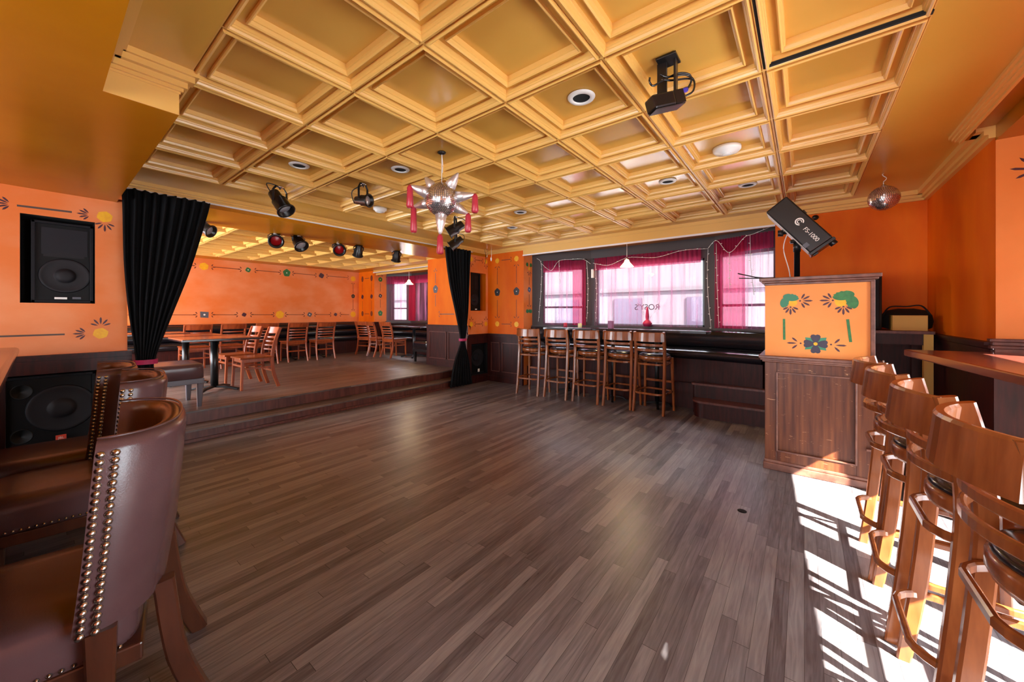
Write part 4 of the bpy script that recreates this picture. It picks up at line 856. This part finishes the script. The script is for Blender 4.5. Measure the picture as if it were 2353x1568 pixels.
blob(b, F, .075, 1.1, [(-.07, -.05), (.0, -.042), (.068, -.052), (.06, 0), (.07, .055), (0, .046), (-.068, .052), (-.058, 0)], TE)
for a in (0, 90, 180, 270):
    c, s_ = math.cos(R(a)), math.sin(R(a)); blob(b, F, .075, 1.1, [(x * c - y * s_, x * s_ + y * c) for x, y in [(0, -.006), (.035, -.026), (.06, -.033), (.074, -.026), (.078, -.012), (.072, 0), (.078, .012), (.074, .026), (.06, .033), (.035, .026), (0, .006)]], PL, .002)
blob(b, F, .075, 1.1, circ(.014, 8), YE, .0028)
palm(b, F, -.03, 1.1, PI, .07, 3, DK, 1.5, .013); palm(b, F, .18, 1.095, 0, .07, 3, DK, 1.7, .013)
for q in (-.022, .172): blob(b, F, q, 1.1, circ(.007, 8), DK, .0018)
b.build('painted_panel', ['booth_orange'] + PM, t)
b = B(); b.box(x1 - .022, -.006, .985, x1 + .004, .4, 1.6); b.build('side_board', 'worn_trim', t, .003)
b = B()
for o, z0, z1 in [(.006, 1.595, 1.615), (.024, 1.615, 1.632), (.04, 1.632, 1.66)]: b.box(x0 - o, -o + .01, z0, x1 + o, .42, z1)
b.build('top_cornice', 'worn_trim', t, .005)
b = B(); b.box(x1 - .05, -.05, .30, x1 + .01, -.018, .315); b.build('handle', 'worn_trim', t)

# follow spot on the booth
t = thing('follow_spot', 'long black follow spot light tilted on a pole above the painted booth', 'stage light', (-.05, 4.25, 1.66))
b = B(); b.lathe([(.022, 0), (.022, .25), (.028, .25), (.028, .34), (.018, .34), (.018, .56)], n=18); b.build('pole', 'black_metal', t)
b = B(); b.box(-.13, -.12, 0, .03, .12, .014); b.box(-.16, -.05, 0, -.12, .05, .02); b.build('base_plate', 'black_metal', t, .004)
b = B(); b.lathe([(.05, .33), (.055, .345), (.05, .36)], n=20); b.tube([(-.12, -.02, .43), (-.05, -.02, .43), (.03, -.02, .43)], .014, 8); b.lathe([(.03, -.02), (.03, .02)], (-.12, -.02, .43), (1, 0, 0), 12); b.build('clamp', 'black_metal', t)
b = B(); b.sweep([(-.0, -.03, .38), (.0, -.03, .56), (.06, -.03, .6)], .012, .04); b.build('yoke', 'black_metal', t)
fw = Vector((1, .0, 0)); dn = Vector((0, 0, 1)); c0 = Vector((.015, -.02, .47))   # housing lies across the room, tilted down to the right
ax_ = (fw * .615 - dn * .788).normalized(); vp = (fw * .788 + dn * .615).normalized(); nz = ax_.cross(vp)
MM = Matrix(((ax_.x, vp.x, nz.x, c0.x), (ax_.y, vp.y, nz.y, c0.y), (ax_.z, vp.z, nz.z, c0.z), (0, 0, 0, 1)))
b = B(); b.M = MM; b.box(-.27, -.098, -.098, .245, .098, .098); hs = b.build('housing', 'gloss_black', t, .012)
b = B(); b.M = MM; b.box(.245, -.103, -.103, .27, .103, .103); b.lathe([(.03, 0), (.03, .03)], (.27, .07, .06), (1, 0, 0), 12); b.box(.27, -.09, .02, .285, -.05, .07); b.build('rear_panel', 'gloss_black', t, .004)
b = B(); b.M = MM; b.box(-.25, -.1, -.09, .235, -.0975, .09); b.build('seam', 'white_plastic', t)
sgn = 1 if nz.y < 0 else -1
TM = MM @ Matrix.Translation((.02, .01, sgn * .0995)) @ (Matrix() if sgn > 0 else Matrix.Rotation(PI, 4, 'X'))
b = B(); b.M = TM @ Matrix.Translation((-.04, .01, 0)); pts = circ(.033, 24)
for a, r0 in ((.033, .024), (.018, .012)):
    for i in range(20):
        q0, q1 = 2 * PI * i / 24 + .4, 2 * PI * (i + 1) / 24 + .4; b.add([(a * math.cos(q0), a * math.sin(q0), 0), (a * math.cos(q1), a * math.sin(q1), 0), (r0 * math.cos(q1), r0 * math.sin(q1), 0), (r0 * math.cos(q0), r0 * math.sin(q0), 0)], [(0, 1, 2, 3)])
b.build('emblem', 'p_white', t)
text('lettering', 'FS-1000', .047, 'p_white', TM @ Matrix.Translation((.105, -.002, 0)), t)
b = B(); b.M = TM @ Matrix.Translation((.155, -.085, 0)); b.box(-.018, -.02, 0, .018, .02, .001); b.build('label_plate', 'p_grey', t)
b = B(); b.tube(smooth([(-.06, .0, .45), (-.1, .03, .3), (-.06, .02, .1), (-.05, .02, .02)]), .004, 6); b.build('cable', 'white_plastic', t)
t = tag(B().tube([(-.50, 4.16, 1.735), (-.36, 4.14, 1.69), (-.24, 4.12, 1.667)], .006, 6).build('rod', 'black_metal'), 'thin black rod sticking out from the booth top, upper of two', 'rod')
t = tag(B().tube([(-.47, 3.98, 1.675), (-.34, 3.99, 1.667), (-.2, 4.0, 1.667)], .005, 6).build('rod', 'black_metal'), 'thin black rod sticking out from the booth top, lower of two', 'rod')

# things in the corner behind the booth
t = thing('side_table', 'dark side table in the corner behind the painted booth', 'table', (.62, 5.2, 0))
b = B(); b.box(-.35, -.22, 1.16, .31, .36, 1.19); b.build('table_top', 'mahogany_light', t, .004)
b = B(); b.box(-.33, -.19, 1.06, .3, -.17, 1.16); b.build('apron', 'mahogany', t)
for x in (-.31, .27):
    for y in (-.19, .3): b = B(); b.box(x - .03, y - .02, 0, x + .03, y + .04, 1.16); b.build('leg', 'cardboard' if x > 0 and y < 0 else 'mahogany', t, label='pale unfinished leg' if x > 0 and y < 0 else None)
t = thing('black_loudspeaker', 'tall black loudspeaker standing behind the painted booth', 'speaker', (.40, 5.25, 1.19))
b = B(); b.box(-.2, -.17, 0, .2, .17, .55); b.build('cabinet', 'black_matte', t, .02)
b = B(); b.box(-.18, -.178, .03, .18, -.17, .52); b.build('grille', 'speaker_box', t, .004)
t = thing('cardboard_box', 'small tan cardboard box on the corner table', 'box', (.78, 5.12, 1.19))
b = B(); b.box(-.115, -.08, 0, .115, .1, .14); b.build('carton', 'cardboard', t, .003)
b = B(); b.box(-.115, -.08, .14, .0, .1, .143); b.box(.001, -.08, .14, .115, .1, .143); b.build('flaps', 'cardboard', t)
t = thing('black_bag', 'black bag with loose straps behind the cardboard box', 'bag', (.80, 5.36, 1.195)); b = B(); P = []
for z, e in ((0, .95), (.06, 1), (.12, .95), (.17, .75), (.2, .3), (.205, 0)): P.append([(.19 * e * math.cos(q) , .1 * e * math.sin(q), z + .02 * e * math.cos(2 * q)) for q in [2 * PI * i / 24 for i in range(24)]])
b.grid(P, 0, True, True); b.build('body', 'black_matte', t)
b = B(); b.tube(smooth([(-.17, -.03, .12), (-.12, -.05, .22), (0, -.05, .225), (.1, -.05, .23), (.17, -.03, .13)]), .007, 6); b.build('strap', 'black_matte', t)
tag(B().lathe([(.0, .03), (.02, .025), (.03, .008), (.032, 0)], (.105, YB, 2.48), (0, -1, 0), 16).build('wall_fitting', 'black_metal'), 'small round black fitting high on the dark orange back wall', 'wall fitting')
b = B(); b.tube(smooth([(.49, 4.1, .98), (.5, 4.2, .8), (.52, 4.35, .66), (.56, 4.5, .4), (.58, 4.7, .1), (.6, 4.9, .02)]), .006, 6); tag(b.build('cable', 'white_plastic'), 'pale cable hanging down behind the painted booth', 'cable')

# counter at the street window
t = thing('bar_counter', 'reddish wooden bar counter along the street window beside the sunlit stools', 'counter', (.55, 3.75, 0), R(6.5))
b = B(); b.add([(p[0], p[1], z) for z in (1.055, 1.1) for p in [(0, 0), (.60, .02), (.40, -4.6), (0, -4.6)]], [(3, 2, 1, 0), (4, 5, 6, 7), (0, 1, 5, 4), (1, 2, 6, 5), (2, 3, 7, 6), (3, 0, 4, 7)]); b.build('counter_top', 'counter_wood', t, .008)
for y in (-.95, -2.0, -3.1, -4.2):
    b = B(); b.box(.27, y - .025, .03, .32, y + .025, 1.055); b.build('column', 'black_metal', t, .004)
    b = B(); b.box(.16, y - .03, 0, .42, y + .03, .03); b.build('base', 'black_metal', t, .004)
b = B(); b.box(.62, 3.6, .78, .8, 3.63, .95)
t = tag(B().sweep([(.98, 2.95, .985), (1.09, 2.99, .985)], .05, .022).build('plug_adapter', 'white_plastic'), 'white power adapter under the street window counter', 'plug')

# ------------------------------------------------------------------ ceiling fittings
ZP = HC + .062
cx_ = lambda i: (CGX[i] + CGX[i + 1]) / 2
cyy = lambda j: (CGY[j] + CGY[j + 1]) / 2
G = 'recessed downlights in the coffered ceiling'
for i, j, lb in [(5, 2, 'recessed downlight with black centre, large and nearest, beside the projector'), (1, 1, 'recessed downlight above the black spotlight nearest the left curtain'), (2, 2, 'recessed downlight just left of the mirrored star piñata'), (5, 5, 'recessed downlight over the pendant lamp side of the room, in line with the smoke alarm'),
                 (6, 6, 'recessed downlight close above the follow spot'), (2, 5, 'recessed downlight right of the mirrored star piñata'), (1, 6, 'recessed downlight far back near the right curtain')]:
    t = thing('downlight', lb, 'ceiling light', (cx_(i) + (.02 if j != 1 else 0), cyy(j) + .03, ZP), 0, G)
    b = B(); b.lathe([(.052, -.001), (.052, -.006), (.056, -.012), (.078, -.009), (.084, .0)], n=32, cap=False); b.build('trim_ring', 'white_plastic', t)
    b = B(); b.lathe([(.0535, -.004), (.05, -.002), (0, -.002)], n=24, cap=False); b.build('lamp', 'void_black', t)
t = thing('smoke_alarm', 'large round white smoke alarm on the ceiling right of the projector', 'smoke alarm', (-.488, 3.42, ZP))
b = B(); b.lathe([(0, -.05), (.04, -.05), (.042, -.045), (.085, -.036), (.1, -.02), (.102, 0)], n=36); b.build('body', 'white_plastic', t)
b = B(); b.lathe([(0, -.056), (.028, -.055), (.032, -.05)], n=24); b.build('cap', 'white_plastic', t)
t = thing('smoke_alarm', 'small white smoke alarm on the ceiling near the stage beam', 'smoke alarm', (-4.19, 2.66, ZP))
b = B(); b.lathe([(0, -.06), (.05, -.058), (.06, -.05), (.062, -.035), (.08, -.03), (.082, 0)], n=30); b.build('body', 'white_plastic', t)
b = B(); b.lathe([(0, -.066), (.018, -.064), (.02, -.06)], n=16); b.build('cap', 'white_plastic', t)
G = 'small dark downlights in the stage ceiling'
for x, y, lb in ((-7.02, 3.28, 'small dark downlight in the stage ceiling, nearest the hanging spots'), (-8.25, 3.9, 'small dark downlight deep in the stage ceiling'), (-7.02, 4.51, 'small dark downlight in the stage ceiling near the wing wall')):
    t = thing('downlight', lb, 'ceiling light', (x, y, HS + .062), 0, G); b = B(); b.lathe([(.05, -.004), (.07, -.008), (.075, 0)], n=20); b.build('trim_ring', 'ochre_trim', t); b = B(); b.lathe([(.052, -.003), (0, -.002)], n=20); b.build('lamp', 'void_black', t)

def ball(b, r, c=(0, 0, 0), n=48, k=24):
    b.lathe([(r * math.sin(PI * i / k), -r * math.cos(PI * i / k)) for i in range(k + 1)], c, n=n, sm=False)
def facet_ball(name, r, parent, n=64, k=40):
    # rows of small square mirrors with dark joints: each tile is its own tilted facet
    b = B(); rnd = random.Random(3)
    for i in range(k):
        t0, t1 = PI * i / k, PI * (i + 1) / k; tm = (t0 + t1) / 2; nn = max(4, int(n * math.sin(tm)))
        for j in range(nn):
            p0, p1 = 2 * PI * j / nn, 2 * PI * (j + 1) / nn; e = .09; a0, a1, c0, c1 = t0 + (t1 - t0) * e, t1 - (t1 - t0) * e, p0 + (p1 - p0) * e, p1 - (p1 - p0) * e
            d = [rnd.uniform(-.006, .006) * r for _ in range(2)]
            f = lambda t_, p_, s: ((r * 1.012 + s) * math.sin(t_) * math.cos(p_), (r * 1.012 + s) * math.sin(t_) * math.sin(p_), (r * 1.012 + s) * math.cos(t_))
            b.add([f(a0, c0, d[0]), f(a1, c0, d[1]), f(a1, c1, -d[0]), f(a0, c1, -d[1])], [(0, 1, 2, 3)])
    o = b.build(name, 'mirror_facet', parent); b = B(); ball(b, r); b.build('core', 'speaker_dark', parent); return o
mat('mirror_facet', (.97, .92, .93, 1), .22, .92)
t = thing('mirror_ball', 'round mirror ball hanging by a hook from the ceiling corner', 'mirror ball', (.57, 4.75, 2.40)); facet_ball('mirror_tiles', .108, t, 48, 26)
b = B(); b.lathe([(.02, .1), (.022, .112), (.012, .122)], n=16); b.build('cap', 'steel', t)
b = B(); b.tube(smooth([(0, 0, .12), (0, 0, .15), (.014, .01, .165), (.02, .015, .185), (.0, 0, .2), (-.01, -.008, .215), (0, 0, .22)]), .003, 6); b.build('hook', 'white_paint', t)
t = thing('star_pinata', 'silver mirror-ball star piñata with red tassels hanging from the ceiling', 'piñata', (-2.35, 2.06, 2.29)); facet_ball('mirror_tiles', .135, t, 56, 30)
b = B(); b.tube([(0, 0, .13), (0, 0, .39)], .003, 6); b.tube(smooth([(.006, 0, .22), (.012, 0, .28), (.004, 0, .34), (.002, 0, .38)]), .003, 6); b.build('cord', 'white_paint', t)
b = B(); b.lathe([(.035, .39), (.03, .378), (.008, .37)], n=16); b.build('canopy', 'black_metal', t)
rt, fwd, up = Vector((.787, .617, 0)), Vector((-.617, .787, 0)), Vector((0, 0, 1))
for k, (a, f_, v, L, ta, tl) in enumerate([(-.62, .1, .85, .12, 0, 0), (.6, -.2, .85, .13, 0, 0), (-.92, -.25, .35, .15, 1, .18), (-.9, .3, -.12, .15, 1, .22), (.98, -.1, .12, .16, 1, .15), (.85, .5, -.35, .13, 1, .16), (-.05, 0, -1, .17, 2, .16)]):
    d = (rt * a + fwd * f_ + up * v).normalized(); b = B(); b.lathe([(.05, 0), (.036, L * .45), (.018, L * .85), (.008, L), (0, L + .004)], tuple(d * .12), tuple(d), 18); pt = b.build('point', 'foil_silver', t)
    if ta:
        p = d * (.12 + L); b = B(); b.lathe([(.012, .004), (.024, -.02), (.026, -tl * .5), (.03, -tl * .92), (.02, -tl), (0, -tl)], tuple(p), n=10); b.build('tassel', 'tassel_red', pt, label='red paper tassel')

# projector
t = thing('projector', 'small black projector with looped cables hanging from a ceiling bracket', 'projector', (-.56, 2.04, ZP))
b = B(); b.box(-.05, -.05, -.012, .05, .05, 0); b.build('mount_plate', 'gloss_black', t, .002)
b = B(); b.sweep([(-.03, 0, -.01), (-.03, 0, -.2)], .05, .012, (0, 1, 0)); b.sweep([(.035, .01, -.01), (.035, .01, -.2)], .012, .04, (0, 1, 0)); b.build('bracket', 'gloss_black', t)
hx = Vector((.62, .73, .30)).normalized(); hy = Vector((-hx.y, hx.x, 0)).normalized(); hz = hx.cross(hy); Mp = Matrix(((hx.x, hy.x, hz.x, -.0), (hx.y, hy.y, hz.y, -.01), (hx.z, hy.z, hz.z, -.225), (0, 0, 0, 1))) @ Matrix.Scale(.72, 4)
b = B(); b.M = Mp; b.box(-.15, -.055, -.05, .03, .055, .05); b.build('body', 'gloss_black', t, .01)
b = B(); b.M = Mp; b.box(.03, -.05, -.046, .11, .05, .05); b.box(-.145, -.05, -.056, .1, .05, -.05); b.build('heat_sink', 'gloss_black', t, .006)
b = B(); b.M = Mp; b.lathe([(.04, 0), (.042, .012), (.03, .014)], (.11, 0, 0), (1, 0, 0), 18); b.build('rear_ring', 'steel', t)
b = B(); b.M = Mp; b.tube([(.1, .01, .045), (.19, .01, .06)], .018, 10); b.build('plug', 'plug_blue', t, label='blue plug')
for P in ([(.19, .01, .06), (.24, .02, .09), (.24, .0, .15), (.15, 0, .18), (0, 0, .15), (-.08, .0, .13), (-.1, .0, .16), (-.09, .0, .19)], [(.12, -.02, 0), (.2, -.03, .02), (.25, -.01, .1), (.2, 0, .16), (.05, 0, .17), (0, 0, .2)], [(.18, .0, .05), (.26, .02, .12), (.22, .02, .14), (.08, .0, .14), (0, .0, .16)]):
    b = B(); b.M = Mp; b.tube(smooth(P), .007, 6); b.build('cable', 'gloss_black', t)

# stage spotlights
def par_can(label, mount, aim, L=.2, r=.062, lens='lens', yoke=.1, drop=None, gel=None):
    m = Vector(mount); t = thing('stage_spotlight', label, 'stage light', mount, 0, 'black can spotlights on the ceiling and beam'); d = Vector(aim).normalized(); c = Vector((0, 0, -yoke - r * .8))
    b = B(); b.lathe([(r * .45, -L * .55), (r * .75, -L * .5), (r * .8, -L * .15), (r, -L * .08), (r * 1.02, L * .42), (r * 1.25, L * .45), (r * 1.25, L * .5), (r * .98, L * .5), (r * .9, L * .3)], tuple(c), tuple(d), 24); b.build('body', 'gloss_black', t)
    b = B(); b.lathe([(r * .92, L * .3), (r * .8, L * .33), (0, L * .36)], tuple(c), tuple(d), 20); b.build('lens', lens, t, label='red gel lens' if lens == 'red_gel' else 'pale glass lens')
    sd = d.cross(Vector((0, 0, 1))); sd = sd.normalized() if sd.length > .1 else Vector((1, 0, 0)); q = sd * (r * 1.12)
    b = B(); b.sweep([tuple(c + q), tuple(c + q + Vector((0, 0, yoke * .75 + r * .5))), tuple(c + q * .6 + Vector((0, 0, yoke + r * .7))), tuple(c - q * .6 + Vector((0, 0, yoke + r * .7))), tuple(c - q + Vector((0, 0, yoke * .75 + r * .5))), tuple(c - q)], .008, .022, tuple(d)); b.build('yoke', 'black_metal', t)
    b = B(); b.lathe([(.03, 0), (.03, -.012), (.01, -.02), (.008, -yoke * .3)], n=14); b.build('clamp', 'steel', t)
    b = B(); b.tube(smooth([tuple(c - d * L * .5), tuple(c - d * L * .7 - Vector((0, 0, .03))), tuple(c - d * L * .6 + q * .8 + Vector((0, 0, yoke * .6))), (.02, .01, -.01)]), .005, 6); b.build('cable', 'black_metal', t)
par_can('black can spotlight pointing down at the main ceiling nearest the left curtain', (-4.12, 1.5, HC), (.55, .25, -.75), .25, .07)
par_can('small black can spotlight with clear lens between the left spotlight and the piñata', (-3.55, 2.06, ZP), (.9, .3, -.12), .16, .055, yoke=.13)
par_can('black ribbed can spotlight just below the piñata, upper of two', (-3.59, 3.38, HC), (-.65, -.5, -.5), .22, .072, yoke=.1)
par_can('black ribbed can spotlight just above the right curtain, lower of two', (-4.3, 4.06, HC), (-.65, -.5, -.55), .22, .072, yoke=.1)
ZB = 2.49
par_can('black spotlight under the beam, half hidden by the left curtain', (-5.85, 1.28, ZB), (.5, .4, -.3), .2, .065, yoke=.03)
par_can('red gelled spotlight under the beam, nearer the left curtain', (-5.93, 2.1, ZB), (.75, -.2, -.35), .2, .08, 'red_gel', yoke=.02)
par_can('white faced spotlight under the beam between the two red ones', (-5.83, 2.37, ZB), (.55, .1, -.55), .2, .08, yoke=.03)
par_can('red gelled spotlight under the middle of the beam', (-5.95, 3.02, ZB), (.75, -.2, -.35), .2, .08, 'red_gel', yoke=.02)
par_can('black spotlight turned away under the beam, right of the red one', (-5.9, 3.34, ZB), (-.5, .15, -.75), .2, .07, yoke=.02)
par_can('black spotlight under the beam nearest the right curtain', (-5.85, 4.05, ZB), (-.4, .15, -.8), .2, .07, yoke=.03)
# hanging wires in the corner above the right niche
t = thing('hanging_wires', 'loose wires dangling from the ceiling in the corner by the right niche', 'wires', (-4.95, 5.45, HC))
for P, m in (([(0, 0, 0), (.0, .02, -.12), (.02, 0, -.2), (.0, 0, -.3)], 'black_metal'), ([(.05, 0, 0), (.06, .0, -.1), (.05, 0, -.17)], 'steel'), ([(.12, .05, 0), (.13, .05, -.12), (.12, .05, -.18)], 'white_paint')):
    b = B(); b.tube(smooth(P), .0045, 6); b.build('wire', m, t)
b = B(); b.lathe([(.012, 0), (.016, -.03), (.008, -.07)], (.12, .05, -.17), n=10); b.build('connector', 'white_plastic', t)

b = B(); b.lathe([(.028, 0), (.028, .002), (.02, .003), (0, .003)], n=20); t = tag(b.build('floor_socket', 'speaker_box'), 'small round dark socket plate set in the floorboards before the painted booth', 'floor socket'); t.location = (-.333, 2.973, 0)
